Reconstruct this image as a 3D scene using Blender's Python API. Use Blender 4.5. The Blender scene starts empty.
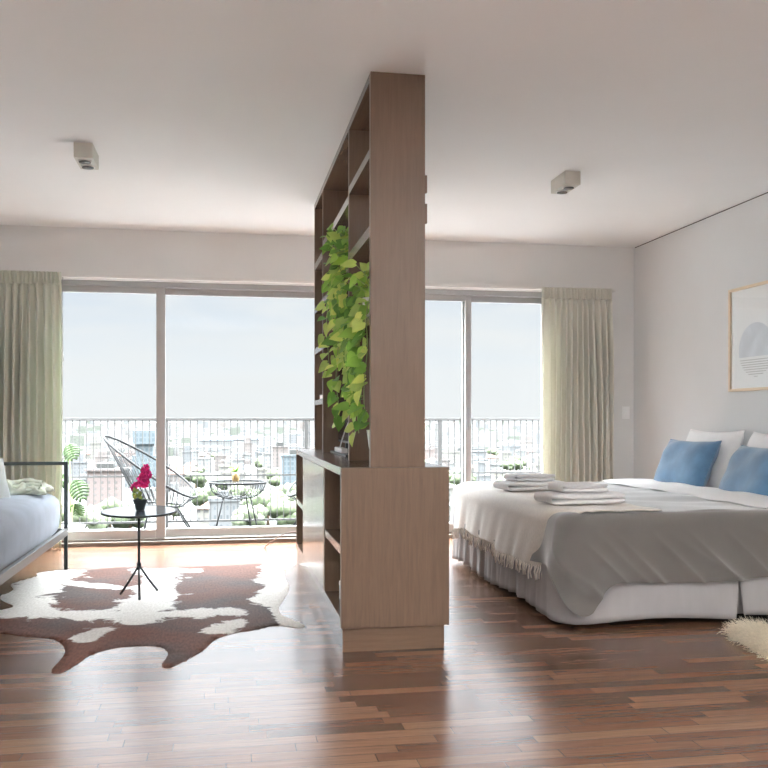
import bpy, bmesh, math, random
from mathutils import Vector, Matrix
rnd = random.Random(7)
PI = math.pi
C = bpy.context.scene.collection
SC = bpy.context.scene

# ------------------------------------------------------------------ materials
def newmat(name):
    m = bpy.data.materials.new(name); m.use_nodes = True
    nt = m.node_tree; b = nt.nodes['Principled BSDF']
    return m, nt, b
def N(nt, t, **kw):
    n = nt.nodes.new(t)
    for k, v in kw.items():
        setattr(n, k, v)
    return n
def coords(nt, scale=(1,1,1), rot=(0,0,0)):
    tc = N(nt, 'ShaderNodeTexCoord'); mp = N(nt, 'ShaderNodeMapping')
    mp.inputs['Scale'].default_value = scale; mp.inputs['Rotation'].default_value = rot
    nt.links.new(tc.outputs['Object'], mp.inputs['Vector'])
    return mp.outputs['Vector']
def noise(nt, vec, scale=5, detail=3, rough=.5, dist=0):
    n = N(nt, 'ShaderNodeTexNoise'); n.inputs['Scale'].default_value = scale
    n.inputs['Detail'].default_value = detail; n.inputs['Roughness'].default_value = rough
    n.inputs['Distortion'].default_value = dist
    nt.links.new(vec, n.inputs['Vector']); return n.outputs['Fac']
def ramp(nt, fac, stops):
    r = N(nt, 'ShaderNodeValToRGB'); e = r.color_ramp.elements
    while len(e) < len(stops): e.new(.5)
    for i, (p, c) in enumerate(stops):
        e[i].position = p; e[i].color = (*c, 1)
    nt.links.new(fac, r.inputs['Fac']); return r.outputs['Color']
def bump(nt, b, fac, strength=.2, dist=.01):
    n = N(nt, 'ShaderNodeBump'); n.inputs['Strength'].default_value = strength; n.inputs['Distance'].default_value = dist
    nt.links.new(fac, n.inputs['Height']); nt.links.new(n.outputs['Normal'], b.inputs['Normal'])
def mul(c, k): return tuple(min(1, x*k) for x in c)
def plain(name, col, rough=.5, metal=0, var=.06, scale=20, bmp=0, bscale=200, spec=.5, trans=0, sheen=0, stretch=(1,1,1), coat=0):
    m, nt, b = newmat(name)
    v = coords(nt, stretch)
    f = noise(nt, v, scale)
    c = ramp(nt, f, [(.3, mul(col, 1-var)), (.7, mul(col, 1+var))])
    nt.links.new(c, b.inputs['Base Color'])
    b.inputs['Roughness'].default_value = rough; b.inputs['Metallic'].default_value = metal
    b.inputs['Specular IOR Level'].default_value = spec
    if sheen: b.inputs['Sheen Weight'].default_value = sheen
    if coat: b.inputs['Coat Weight'].default_value = coat; b.inputs['Coat Roughness'].default_value = .05
    if bmp: bump(nt, b, noise(nt, v, bscale, 2), bmp, .004)
    if trans:
        tr = N(nt, 'ShaderNodeBsdfTranslucent'); mx = N(nt, 'ShaderNodeMixShader'); mx.inputs[0].default_value = trans
        nt.links.new(c, tr.inputs['Color'])
        out = nt.nodes['Material Output']
        nt.links.new(b.outputs[0], mx.inputs[1]); nt.links.new(tr.outputs[0], mx.inputs[2]); nt.links.new(mx.outputs[0], out.inputs['Surface'])
    return m
def wood(name, c1, c2, axis='z', rough=.4, spec=.5):
    m, nt, b = newmat(name)
    st = {'z': (26, 26, 1.6), 'y': (26, 1.6, 26), 'x': (1.6, 26, 26)}[axis]
    v = coords(nt, st)
    f = noise(nt, v, 3, 6, .62, .6)
    c = ramp(nt, f, [(.25, c1), (.75, c2)])
    nt.links.new(c, b.inputs['Base Color'])
    b.inputs['Roughness'].default_value = rough; b.inputs['Specular IOR Level'].default_value = spec
    bump(nt, b, f, .05, .002)
    return m
def glassmat(name, tint=(.97,.98,.98), refl=.25):
    m, nt, b = newmat(name); nt.nodes.remove(b)
    t = N(nt, 'ShaderNodeBsdfTransparent'); t.inputs[0].default_value = (*tint, 1)
    g = N(nt, 'ShaderNodeBsdfGlossy'); g.inputs['Roughness'].default_value = 0.0
    fr = N(nt, 'ShaderNodeFresnel'); fr.inputs['IOR'].default_value = 1.4
    ml = N(nt, 'ShaderNodeMath', operation='MULTIPLY'); ml.inputs[1].default_value = refl
    mx = N(nt, 'ShaderNodeMixShader')
    ge = N(nt, 'ShaderNodeNewGeometry'); sb = N(nt, 'ShaderNodeMath', operation='SUBTRACT'); sb.inputs[0].default_value = 1
    nt.links.new(ge.outputs['Backfacing'], sb.inputs[1]); m2 = N(nt, 'ShaderNodeMath', operation='MULTIPLY'); nt.links.new(sb.outputs[0], m2.inputs[1])
    nt.links.new(fr.outputs[0], ml.inputs[0]); nt.links.new(ml.outputs[0], m2.inputs[0]); nt.links.new(m2.outputs[0], mx.inputs[0])
    nt.links.new(t.outputs[0], mx.inputs[1]); nt.links.new(g.outputs[0], mx.inputs[2])
    nt.links.new(mx.outputs[0], nt.nodes['Material Output'].inputs['Surface'])
    return m
def leafmat(name, col, rough, var, scale, trans):
    m = plain(name, col, rough, var=.12, scale=scale, trans=trans)
    nt = m.node_tree; g = N(nt, 'ShaderNodeNewGeometry')
    h = N(nt, 'ShaderNodeHueSaturation'); mr = N(nt, 'ShaderNodeMapRange'); mr.inputs['To Min'].default_value = 1-var; mr.inputs['To Max'].default_value = 1+var*.7
    nt.links.new(g.outputs['Random Per Island'], mr.inputs['Value']); nt.links.new(mr.outputs[0], h.inputs['Value'])
    hm = N(nt, 'ShaderNodeMapRange'); hm.inputs['To Min'].default_value = .525; hm.inputs['To Max'].default_value = .475
    nt.links.new(g.outputs['Random Per Island'], hm.inputs['Value']); nt.links.new(hm.outputs[0], h.inputs['Hue'])
    src = [l for l in nt.links if l.to_socket.name == 'Base Color'][0].from_socket
    for l in [l for l in nt.links if l.from_socket == src]: 
        t = l.to_socket; nt.links.remove(l); nt.links.new(h.outputs[0], t)
    nt.links.new(src, h.inputs['Color'])
    return m
CITY = .165
def floormat():
    m, nt, b = newmat('wood_floor')
    v = coords(nt)
    br = N(nt, 'ShaderNodeTexBrick'); br.offset = .37; br.offset_frequency = 1; br.squash = 1
    br.inputs['Scale'].default_value = 1; br.inputs['Brick Width'].default_value = .46; br.inputs['Row Height'].default_value = .066
    br.inputs['Mortar Size'].default_value = .0012; br.inputs['Mortar Smooth'].default_value = .1; br.inputs['Bias'].default_value = 0
    br.inputs['Color1'].default_value = (0,0,0,1); br.inputs['Color2'].default_value = (1,1,1,1); br.inputs['Mortar'].default_value = (.5,.5,.5,1)
    sp = N(nt, 'ShaderNodeSeparateXYZ'); cb = N(nt, 'ShaderNodeCombineXYZ'); nt.links.new(v, sp.inputs[0])
    dv = N(nt, 'ShaderNodeMath', operation='DIVIDE'); dv.inputs[1].default_value = .066; nt.links.new(sp.outputs[1], dv.inputs[0])
    fl = N(nt, 'ShaderNodeMath', operation='FLOOR'); nt.links.new(dv.outputs[0], fl.inputs[0])
    wn = N(nt, 'ShaderNodeTexWhiteNoise'); wn.noise_dimensions = '1D'; nt.links.new(fl.outputs[0], wn.inputs['W'])
    ma = N(nt, 'ShaderNodeMath', operation='MULTIPLY_ADD'); ma.inputs[1].default_value = 2.3; nt.links.new(wn.outputs['Value'], ma.inputs[0]); nt.links.new(sp.outputs[0], ma.inputs[2])
    nt.links.new(ma.outputs[0], cb.inputs[0]); nt.links.new(sp.outputs[1], cb.inputs[1]); br.offset = 0
    nt.links.new(cb.outputs[0], br.inputs['Vector'])
    base = ramp(nt, br.outputs['Color'], [(.0, (.105,.046,.026)), (.45, (.155,.076,.045)), (1, (.225,.124,.077))])
    g = coords(nt, (2.2, 34, 1))
    gr = ramp(nt, noise(nt, g, 2.2, 5, .6, .4), [(.3, (.76,.74,.72)), (.7, (1.12,1.1,1.08))])
    mx = N(nt, 'ShaderNodeMixRGB', blend_type='MULTIPLY'); mx.inputs[0].default_value = 1
    nt.links.new(base, mx.inputs[1]); nt.links.new(gr, mx.inputs[2])
    mm = N(nt, 'ShaderNodeMixRGB', blend_type='MIX'); mm.inputs[2].default_value = (.07,.04,.028,1)
    nt.links.new(br.outputs['Fac'], mm.inputs[0]); nt.links.new(mx.outputs[0], mm.inputs[1])
    nt.links.new(mm.outputs[0], b.inputs['Base Color'])
    b.inputs['Roughness'].default_value = .24; b.inputs['Specular IOR Level'].default_value = .42
    bump(nt, b, noise(nt, g, 2, 3), .03, .001)
    return m
def facade(name, wall, win, bay=3.2, floor=3.0, mort=.85):
    wall = mul(wall, CITY); win = mul(win, CITY*1.15)
    m, nt, b = newmat(name)
    tc = N(nt, 'ShaderNodeTexCoord'); sp = N(nt, 'ShaderNodeSeparateXYZ'); ad = N(nt, 'ShaderNodeMath', operation='ADD'); cb = N(nt, 'ShaderNodeCombineXYZ')
    nt.links.new(tc.outputs['Object'], sp.inputs[0]); nt.links.new(sp.outputs[0], ad.inputs[0]); nt.links.new(sp.outputs[1], ad.inputs[1])
    nt.links.new(ad.outputs[0], cb.inputs[0]); nt.links.new(sp.outputs[2], cb.inputs[1])
    br = N(nt, 'ShaderNodeTexBrick'); br.offset = 0
    br.inputs['Scale'].default_value = 1; br.inputs['Brick Width'].default_value = bay; br.inputs['Row Height'].default_value = floor
    br.inputs['Mortar Size'].default_value = mort; br.inputs['Mortar Smooth'].default_value = 0
    br.inputs['Color1'].default_value = (*win, 1); br.inputs['Color2'].default_value = (*mul(win, .75), 1); br.inputs['Mortar'].default_value = (*wall, 1)
    nt.links.new(cb.outputs[0], br.inputs['Vector'])
    ge = N(nt, 'ShaderNodeNewGeometry'); s2 = N(nt, 'ShaderNodeSeparateXYZ'); gt = N(nt, 'ShaderNodeMath', operation='GREATER_THAN'); gt.inputs[1].default_value = .5
    nt.links.new(ge.outputs['Normal'], s2.inputs[0]); nt.links.new(s2.outputs[2], gt.inputs[0])
    mx = N(nt, 'ShaderNodeMixRGB'); mx.inputs[2].default_value = (*mul(wall, .25), 1)
    nt.links.new(gt.outputs[0], mx.inputs[0]); nt.links.new(br.outputs['Color'], mx.inputs[1])
    nt.links.new(mx.outputs[0], b.inputs['Base Color']); b.inputs['Roughness'].default_value = .8
    return m
def cowmat():
    m, nt, b = newmat('cowhide')
    v = coords(nt); n1 = noise(nt, v, 4.5, 6, .68, .8); n2 = noise(nt, coords(nt, (30, 8, 1)), 3, 4); n3 = noise(nt, v, 1.7, 2)
    at = N(nt, 'ShaderNodeAttribute'); at.attribute_name = 'pale'
    ad = N(nt, 'ShaderNodeMath', operation='MULTIPLY_ADD'); ad.inputs[1].default_value = 1.15
    nt.links.new(n1, ad.inputs[0]); nt.links.new(at.outputs['Fac'], ad.inputs[2])
    fac = ramp(nt, ad.outputs[0], [(.90, (0,0,0)), (.99, (1,1,1))])
    b1 = ramp(nt, n2, [(.3, (.085,.034,.024)), (.7, (.15,.066,.045))]); b2 = ramp(nt, n2, [(.3, (.055,.036,.032)), (.7, (.10,.07,.062))])
    bm_ = N(nt, 'ShaderNodeMixRGB'); nt.links.new(ramp(nt, n3, [(.42, (0,0,0)), (.6, (1,1,1))]), bm_.inputs[0]); nt.links.new(b1, bm_.inputs[1]); nt.links.new(b2, bm_.inputs[2])
    wht = ramp(nt, n2, [(.3, (.60,.56,.52)), (.7, (.76,.73,.69))])
    mx = N(nt, 'ShaderNodeMixRGB'); nt.links.new(fac, mx.inputs[0]); nt.links.new(bm_.outputs[0], mx.inputs[1]); nt.links.new(wht, mx.inputs[2])
    nt.links.new(mx.outputs[0], b.inputs['Base Color']); b.inputs['Roughness'].default_value = .7; b.inputs['Specular IOR Level'].default_value = .06
    bump(nt, b, n2, .25, .004)
    return m

M = {}
M['wall'] = plain('painted_wall', (.82,.815,.805), .75, var=.012, scale=3, bmp=.03, bscale=90)
M['wall_grey'] = plain('painted_grey_wall', (.69,.705,.715), .75, var=.012, scale=3, bmp=.03, bscale=90)
M['ceil'] = plain('painted_ceiling', (.91,.92,.925), .85, var=.01, scale=2)
M['white_trim'] = plain('white_trim', (.82,.81,.79), .45, var=.01)
M['floor'] = floormat()
M['oak_z'] = wood('oak_upright', (.110,.066,.042), (.158,.096,.061), 'z', .38)
M['oak_y'] = wood('oak_shelf', (.110,.066,.042), (.158,.096,.061), 'y', .2)
M['oak_x'] = wood('oak_plinth', (.126,.075,.047), (.16,.099,.063), 'x', .22)
M['oak_door'] = wood('oak_door', (.24,.165,.12), (.29,.205,.15), 'z', .2)
M['oak_dark'] = wood('dark_wood', (.10,.055,.04), (.15,.085,.06), 'z', .5)
M['ash'] = wood('pale_frame_wood', (.72,.58,.42), (.80,.68,.52), 'x', .4)
M['alu'] = plain('grey_aluminium', (.40,.40,.405), .38, .25, var=.02)
M['alu_light'] = plain('pale_aluminium', (.46,.455,.45), .38, .1, var=.02)
M['sill'] = plain('floor_reflection_sill', (.17,.145,.12), .45, .1, var=.03)  # tan of the wood floor's reflection put into the base colour
M['pane'] = glassmat('window_glass')
M['picglass'] = glassmat('picture_glass', (.985,.99,.99), 1.8)
M['clear'] = glassmat('clear_glass', (.98,.985,.985), .5)
M['black'] = plain('black_metal', (.018,.022,.023), .42, .3, var=.1)
M['dark_rail'] = plain('dark_grey_metal', (.060,.057,.055), .8, 0, var=.08)
M['cord'] = plain('grey_cord', (.007,.007,.0075), .8, var=.1)
M['gloss_black'] = plain('sky_sheen_glass_top', (.17,.23,.28), .05, var=.03, spec=.32)  # glass top; the sky's reflection is put into its pale blue base colour
M['curtain'] = plain('sage_curtain', (.76,.765,.68), .85, var=.035, scale=9, trans=.26, stretch=(1,1,.1))
M['curtain_cream'] = plain('cream_curtain', (.84,.825,.755), .85, var=.035, scale=9, trans=.3, stretch=(1,1,.1))
M['lamp'] = plain('putty_lamp_body', (.62,.61,.56), .5, var=.02)
M['lens'] = plain('dark_lamp_lens', (.07,.07,.07), .25, .2, var=.05)
M['plate'] = plain('white_plastic', (.80,.80,.80), .35, var=.01)
M['sofa'] = plain('pale_blue_grey_fabric', (.37,.425,.51), .9, var=.09, scale=7, bmp=.3, bscale=320, sheen=.2)
M['sofa_frame'] = plain('painted_sofa_frame', (.045,.06,.06), .4, .2, var=.08)
M['sofa_rail'] = plain('silver_bed_rail', (.14,.145,.145), .38, .4, var=.05)
M['cush'] = plain('pale_mint_cotton', (.74,.80,.79), .9, var=.03, bmp=.2)
M['duvet'] = plain('grey_duvet', (.118,.105,.095), .92, var=.04, scale=6, bmp=.18, bscale=260, sheen=1.0)
M['linen'] = plain('white_linen', (.89,.88,.88), .9, var=.02, bmp=.12, bscale=150)
M['skirt'] = plain('pale_linen_skirt', (.42,.40,.40), .92, var=.03, bmp=.12, bscale=180, stretch=(1,1,.3))
M['throw'] = plain('cream_knit', (.84,.775,.70), .95, var=.07, scale=60, sheen=.6, bmp=.5, bscale=140, stretch=(1,2.2,1))
M['towel'] = plain('white_terry', (.88,.86,.865), .97, var=.03, scale=80, bmp=.5, bscale=420)
M['velvet'] = plain('blue_velvet', (.085,.19,.32), .75, var=.2, scale=9, bmp=.1, sheen=.6)
M['base'] = plain('dark_bed_base', (.10,.10,.10), .9, var=.05)
M['fur'] = plain('cream_fur', (.80,.72,.58), .95, var=.12, scale=60, bmp=.6, bscale=120)
M['cow'] = cowmat()
M['pot_black'] = plain('black_ceramic', (.03,.033,.035), .3, var=.1)
M['pot_white'] = plain('white_ceramic', (.80,.80,.78), .3, var=.02)
M['pot_stripe'] = plain('striped_ceramic', (.16,.10,.03), .4, var=.35, scale=6, stretch=(9,9,.2))
M['terra'] = plain('grey_planter', (.42,.40,.38), .6, var=.06)
M['leaf'] = leafmat('pothos_leaf', (.27,.50,.08), .38, var=.5, scale=12, trans=.35)
M['leaf_light'] = leafmat('pothos_lime_leaf', (.60,.72,.18), .38, var=.25, scale=14, trans=.4)
M['monstera'] = plain('monstera_leaf', (.035,.068,.014), .6, var=.35, scale=8, trans=.35)
M['stem'] = plain('green_stem', (.30,.38,.14), .6, var=.2)
M['petal'] = plain('magenta_petal', (.75,.03,.24), .55, var=.3, scale=40, trans=.25)
M['tv'] = plain('tv_screen', (.012,.014,.02), .12, var=.05)
M['print'] = plain('print_paper', (.93,.94,.95), .5, var=.01)
M['print_grey'] = plain('print_grey_ink', (.74,.77,.82), .6, var=.08, scale=10)
M['switch'] = plain('switch_plastic', (.95,.95,.95), .3, var=.01)
M['print_blush'] = plain('print_line_ink', (.62,.61,.62), .6, var=.05)
M['book'] = plain('slate_book_cover', (.10,.13,.13), .6, var=.1)
M['bluebox'] = plain('pale_blue_tin', (.40,.50,.56), .45, var=.08)
M['cable'] = plain('brown_cable', (.16,.09,.06), .5, var=.1)
M['balcony'] = plain('balcony_tile', (.075,.075,.075), .6, var=.04)
M['blanket'] = plain('pale_green_throw', (.62,.66,.56), .95, var=.28, scale=16, bmp=.4)
M['ground'] = plain('city_ground', (.032,.032,.029), .95, var=.35, scale=.03)
M['tree'] = plain('tree_foliage', (.046,.060,.028), .9, var=.4, scale=.5, bmp=.4, bscale=2)
M['tree_pale'] = plain('pale_tree_foliage', (.058,.070,.038), .9, var=.4, scale=.5, bmp=.4, bscale=2)
M['trunk'] = plain('tree_trunk', (.16,.11,.07), .9, var=.2)

# ------------------------------------------------------------------ mesh builder
class MB:
    def __init__(s): s.v = []; s.f = []
    def add(s, vs, fs):
        o = len(s.v); s.v += [tuple(p) for p in vs]; s.f += [tuple(i+o for i in f) for f in fs]; return s
    def box(s, x0, x1, y0, y1, z0, z1):
        return s.add([(x0,y0,z0),(x1,y0,z0),(x1,y1,z0),(x0,y1,z0),(x0,y0,z1),(x1,y0,z1),(x1,y1,z1),(x0,y1,z1)],
                     [(0,3,2,1),(4,5,6,7),(0,1,5,4),(1,2,6,5),(2,3,7,6),(3,0,4,7)])
    def tube(s, pts, r, seg=8, closed=False, taper=None):
        pts = [Vector(p) for p in pts]; n = len(pts); vs = []; fs = []
        up = None
        for i, p in enumerate(pts):
            a = pts[(i-1) % n] if (closed or i > 0) else p
            b = pts[(i+1) % n] if (closed or i < n-1) else p
            t = (b-a).normalized()
            if up is None:
                up = Vector((0,0,1)) if abs(t.z) < .9 else Vector((1,0,0))
            x = t.cross(up)
            if x.length < 1e-6: x = t.cross(Vector((0,1,0)))
            x.normalize(); y = x.cross(t).normalized(); up = y
            rr = r if taper is None else r*(1+(taper-1)*i/max(1,n-1))
            for k in range(seg):
                a_ = 2*PI*k/seg
                vs.append(p + x*math.cos(a_)*rr + y*math.sin(a_)*rr)
        for i in range(n if closed else n-1):
            j = (i+1) % n
            for k in range(seg):
                k2 = (k+1) % seg
                fs.append((i*seg+k, i*seg+k2, j*seg+k2, j*seg+k))
        if not closed:
            fs.append(tuple(range(seg-1,-1,-1))); fs.append(tuple((n-1)*seg+k for k in range(seg)))
        return s.add(vs, fs)
    def lathe(s, prof, c=(0,0,0), seg=32):
        vs = []; fs = []; n = len(prof)
        for r, z in prof:
            for k in range(seg):
                a = 2*PI*k/seg; vs.append((c[0]+r*math.cos(a), c[1]+r*math.sin(a), c[2]+z))
        for i in range(n-1):
            for k in range(seg):
                k2 = (k+1) % seg
                fs.append((i*seg+k, i*seg+k2, (i+1)*seg+k2, (i+1)*seg+k))
        fs.append(tuple(range(seg-1,-1,-1))); fs.append(tuple((n-1)*seg+k for k in range(seg)))
        return s.add(vs, fs)
    def grid(s, fn, nu, nv, closed_u=False):
        vs = [fn(i/(nu if closed_u else nu-1), j/(nv-1)) for j in range(nv) for i in range(nu)]; fs = []
        for j in range(nv-1):
            for i in range(nu if closed_u else nu-1):
                i2 = (i+1) % nu
                fs.append((j*nu+i, j*nu+i2, (j+1)*nu+i2, (j+1)*nu+i))
        return s.add(vs, fs)
    def blob(s, c, r, nu=14, nv=9, f=None):
        def fn(u, v):
            a = 2*PI*u; b = PI*(v-.5)*.999
            d = Vector((math.cos(a)*math.cos(b), math.sin(a)*math.cos(b), math.sin(b)))
            k = f(d) if f else 1
            return (c[0]+d.x*r[0]*k, c[1]+d.y*r[1]*k, c[2]+d.z*r[2]*k)
        return s.grid(fn, nu, nv, True)
    def tilt(s, cy, k):
        s.v = [(x, y, z+(y-cy)*k) for x, y, z in s.v]; return s
    def build(s, name, m, parent=None, smooth=False, bevel=0, origin=None, solid=0, sub=0):
        if parent is not None:
            p = parent
            while p.parent: p = p.parent
            o = Vector(p.location)
        else:
            o = Vector(origin) if origin else Vector((0,0,0))
        me = bpy.data.meshes.new(name)
        me.from_pydata([(a-o.x, b-o.y, c-o.z) for a, b, c in s.v], [], s.f)
        me.materials.append(M[m] if isinstance(m, str) else m)
        me.validate(); me.update()
        bm = bmesh.new(); bm.from_mesh(me); bmesh.ops.recalc_face_normals(bm, faces=bm.faces); bm.to_mesh(me); bm.free()
        if smooth: me.shade_smooth()
        ob = bpy.data.objects.new(name, me); C.objects.link(ob)
        if parent is not None: ob.parent = parent
        else: ob.location = o
        if bevel:
            md = ob.modifiers.new('bevel', 'BEVEL'); md.width = bevel; md.segments = 2; md.limit_method = 'ANGLE'
        if solid:
            md = ob.modifiers.new('solid', 'SOLIDIFY'); md.thickness = solid; md.offset = 0
        if sub:
            md = ob.modifiers.new('sub', 'SUBSURF'); md.levels = sub; md.render_levels = sub
        return ob
def tag(o, label, cat, group=None):
    o['label'] = label; o['category'] = cat
    if group: o['group'] = group
    return o
def thing(name, label, cat, loc=(0,0,0), group=None):
    o = bpy.data.objects.new(name, None); C.objects.link(o); o.location = loc; o.empty_display_size = .1
    return tag(o, label, cat, group)
def struct(o): o['kind'] = 'structure'; return o
def bx(name, m, parent, x0, x1, y0, y1, z0, z1, bevel=0, **k):
    return MB().box(x0,x1,y0,y1,z0,z1).build(name, m, parent, bevel=bevel, **k)
def copy_tree(o, parent=None):
    c = o.copy(); C.objects.link(c)
    if parent: c.parent = parent
    for ch in list(o.children): copy_tree(ch, c)
    return c
def arc(c, r, a0, a1, n, plane='xz'):
    return [(c[0]+r*math.cos(a0+(a1-a0)*i/n), c[1], c[2]+r*math.sin(a0+(a1-a0)*i/n)) for i in range(n+1)]

# ------------------------------------------------------------------ room shell
WY = 7.67; RX = 3.69; LX = -2.15; RY = -2.8; CH = 2.62
struct(bx('floor', 'floor', None, LX-.2, RX+.2, RY-.2, WY+.13, -.12, 0))
struct(bx('ceiling', 'ceil', None, LX-.2, RX+.2, RY-.2, WY+.2, CH, CH+.15))
struct(bx('wall_right', 'wall_grey', None, RX, RX+.2, RY-.2, WY+.2, 0, CH-.012))
struct(bx('shade_strip', 'dark_rail', None, RX+.012, RX+.2, RY, WY, CH-.012, CH))      # dark strip painting the shade in the gap above the right wall
struct(bx('wall_left', 'wall', None, LX-.2, LX, RY-.2, WY+.2, 0, CH))
OX0, OX1, OZ = -1.46, 2.96, 2.195
MB().box(LX, OX0, WY, WY+.2, 0, CH).box(OX1, RX, WY, WY+.2, 0, CH).box(OX0, OX1, WY, WY+.2, OZ, CH)
wb = MB(); wb.box(LX, OX0, WY, WY+.2, 0, CH); wb.box(OX1, RX, WY, WY+.2, 0, CH); wb.box(OX0, OX1, WY, WY+.2, OZ, CH)
struct(wb.build('wall_back', 'wall'))
# wall behind the camera; its wide window is added to let in fill daylight
wf = MB(); wf.box(LX, -1.7, RY-.2, RY, 0, CH); wf.box(3.3, RX, RY-.2, RY, 0, CH); wf.box(-1.7, 3.3, RY-.2, RY, 0, .25); wf.box(-1.7, 3.3, RY-.2, RY, 2.45, CH)
struct(wf.build('wall_front', 'wall'))
w2 = struct(bx('added_rear_window', 'alu', None, -1.7, 3.3, RY-.12, RY-.06, 2.40, 2.45))
fr = MB().box(-1.7, 3.3, RY-.12, RY-.06, .25, .30)
for x in (-1.7, -.05, 1.6, 3.25): fr.box(x, x+.05, RY-.12, RY-.06, .3, 2.40)
struct(fr.build('window_frame', 'alu', w2)); struct(bx('pane', 'pane', w2, -1.7, 3.3, RY-.095, RY-.085, .3, 2.40))
struct(bx('baseboard_right', 'white_trim', None, RX-.015, RX, RY, WY, 0, .07, .003))
struct(bx('baseboard_left', 'white_trim', None, LX, LX+.015, RY, WY, 0, .07, .003))
bb = MB().box(LX+.015, OX0, WY-.015, WY, 0, .07).box(OX1, RX-.015, WY-.015, WY, 0, .07)
struct(bb.build('baseboard_back', 'white_trim', bevel=.003))

# the wide sliding glass door
win = struct(bpy.data.objects.new('window_1', None)); C.objects.link(win); win.location = (OX0, WY+.1, 0)
fm = MB().box(OX0, OX1, WY+.03, WY+.16, 2.15, OZ).box(OX0, OX0+.05, WY+.03, WY+.16, 0, 2.15).box(OX1-.05, OX1, WY+.03, WY+.16, 0, 2.15)
struct(fm.build('window_frame', 'alu', win, bevel=.004))
sl = MB().box(OX0, OX1, WY-.012, WY+.2, -.005, .035).box(OX0, OX1, WY+.02, WY+.03, .035, .055)
struct(sl.build('sill_track', 'sill', win, bevel=.004))
def sash(x0, x1, yy, lw, rw):
    m = MB().box(x0, x0+lw, yy, yy+.04, .05, 2.155).box(x1-rw, x1, yy, yy+.04, .05, 2.155).box(x0+lw, x1-rw, yy, yy+.04, .05, .125).box(x0+lw, x1-rw, yy, yy+.04, 2.098, 2.155)
    s = struct(m.build('sash', 'alu_light', win, bevel=.004))
    struct(bx('pane', 'pane', s, x0+lw, x1-rw, yy+.016, yy+.024, .125, 2.098))
    return s
sash(OX0+.05, -.485, WY+.05, .06, .075)
sash(-.555, .87, WY+.1, .06, .07)
sash(.80, 2.165, WY+.05, .07, .05)
sash(2.10, OX1-.05, WY+.1, .085, .06)
h = struct(MB().box(2.125, 2.15, WY+.035, WY+.05, .95, 1.15).build('handle', 'alu', win, bevel=.004))
rail = thing('curtain_rail', 'long slim white curtain rail running under the plaster above the glass doors', 'curtain rail', (.66, 7.59, 2.198))
bx('rail', 'white_trim', rail, LX+.02, 3.47, 7.575, 7.605, 2.198, 2.222, .003)
struct(bx('trim_2', 'white_trim', None, LX+.02, 3.47, 7.605, WY, 2.203, 2.217, .002))

# ------------------------------------------------------------------ curtains
def curtain(name, x0, x1, y, ztop, mat, label, seed, flare=.02, pleats=11):
    r = random.Random(seed)
    ph = [r.uniform(0, 6.28) for _ in range(6)]
    t = thing(name, label, 'curtain', ((x0+x1)/2, y, 0))
    def yy(u, z):
        k = (ztop-z)/ztop
        w = math.sin(2*PI*pleats*(u+.012*math.sin(5*u+ph[0]+2*k)) + ph[1])
        w2 = math.sin(2*PI*pleats*2.3*u + ph[2] + k*1.5)
        a = .012 + .035*min(1, k*3.2)
        return a*w + .35*a*w2*min(1, .3+k) + .012*math.sin(7*u+ph[3]+k*3)*k
    def body(u, v):
        z = .015 + (ztop-.09-.015)*(1-v)
        k = v
        xx = x0+(x1-x0)*u + (u-.5)*flare*2*math.sin(k*PI*.7) + .006*math.sin(9*u+ph[4]+4*k)
        return (xx, y + yy(u, z), z)
    MB().grid(body, 220, 40).build('drape', mat, t, True, solid=.003)
    def head(u, v):
        z = ztop - .1*v
        pl = math.sin(2*PI*pleats*2*u+ph[5])
        a = .010 + .007*math.sin(v*PI)
        return (x0+(x1-x0)*u, y - .006 + a*pl + .004*math.sin(2*PI*pleats*5*u) + .5*yy(u, z)*v, z)
    MB().grid(head, 220, 9).build('heading_tape', mat, t, True, solid=.004)
    return t
curtain('curtain', -2.1, -1.285, 7.53, 2.228, 'curtain', 'sage green gathered curtain hanging behind the sofa arm', 3, .012, 13)
curtain('curtain.001', 2.755, 3.405, 7.53, 2.212, 'curtain_cream', 'cream gathered curtain hanging beyond the bed, next to the light switch', 5, .012, 12)
pc_ = MB().tube([(-1.285,7.6,2.2),(-1.286,7.6,1.9),(-1.285,7.6,1.58)], .003, 6).build('pull_cord', 'alu', rail, True); pc_['label'] = 'thin grey pull cord'
MB().lathe([(.003,.06),(.006,.05),(.009,.0),(.006,-.012)], (-1.285,7.6,1.525), 12).build('tassel', 'alu', pc_, True)

# ------------------------------------------------------------------ ceiling lamps
def twin_lamp(x0, y0, label):
    t = thing('ceiling_spotlight', label, 'ceiling light', (x0+.05, y0+.15, CH), 'twin ceiling spotlights')
    bx('housing', 'lamp', t, x0, x0+.105, y0, y0+.25, CH-.085, CH, .003)
    for yy in (y0+.068, y0+.182):
        bz = MB().lathe([(.034,0),(.04,0),(.04,-.006),(.034,-.006)], (x0+.0525, yy, CH-.085), 24).build('bezel', 'white_trim', t, True)
        MB().lathe([(.001,.0),(.034,-.001),(.034,-.004),(.001,-.003)], (x0+.0525, yy, CH-.0905), 24).build('lens', 'lens', bz, True)
    return t
twin_lamp(-.84, 5.31, 'small square twin ceiling spotlight above the living area with the cowhide')
twin_lamp(2.12, 5.37, 'small square twin ceiling spotlight above the bed')

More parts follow.
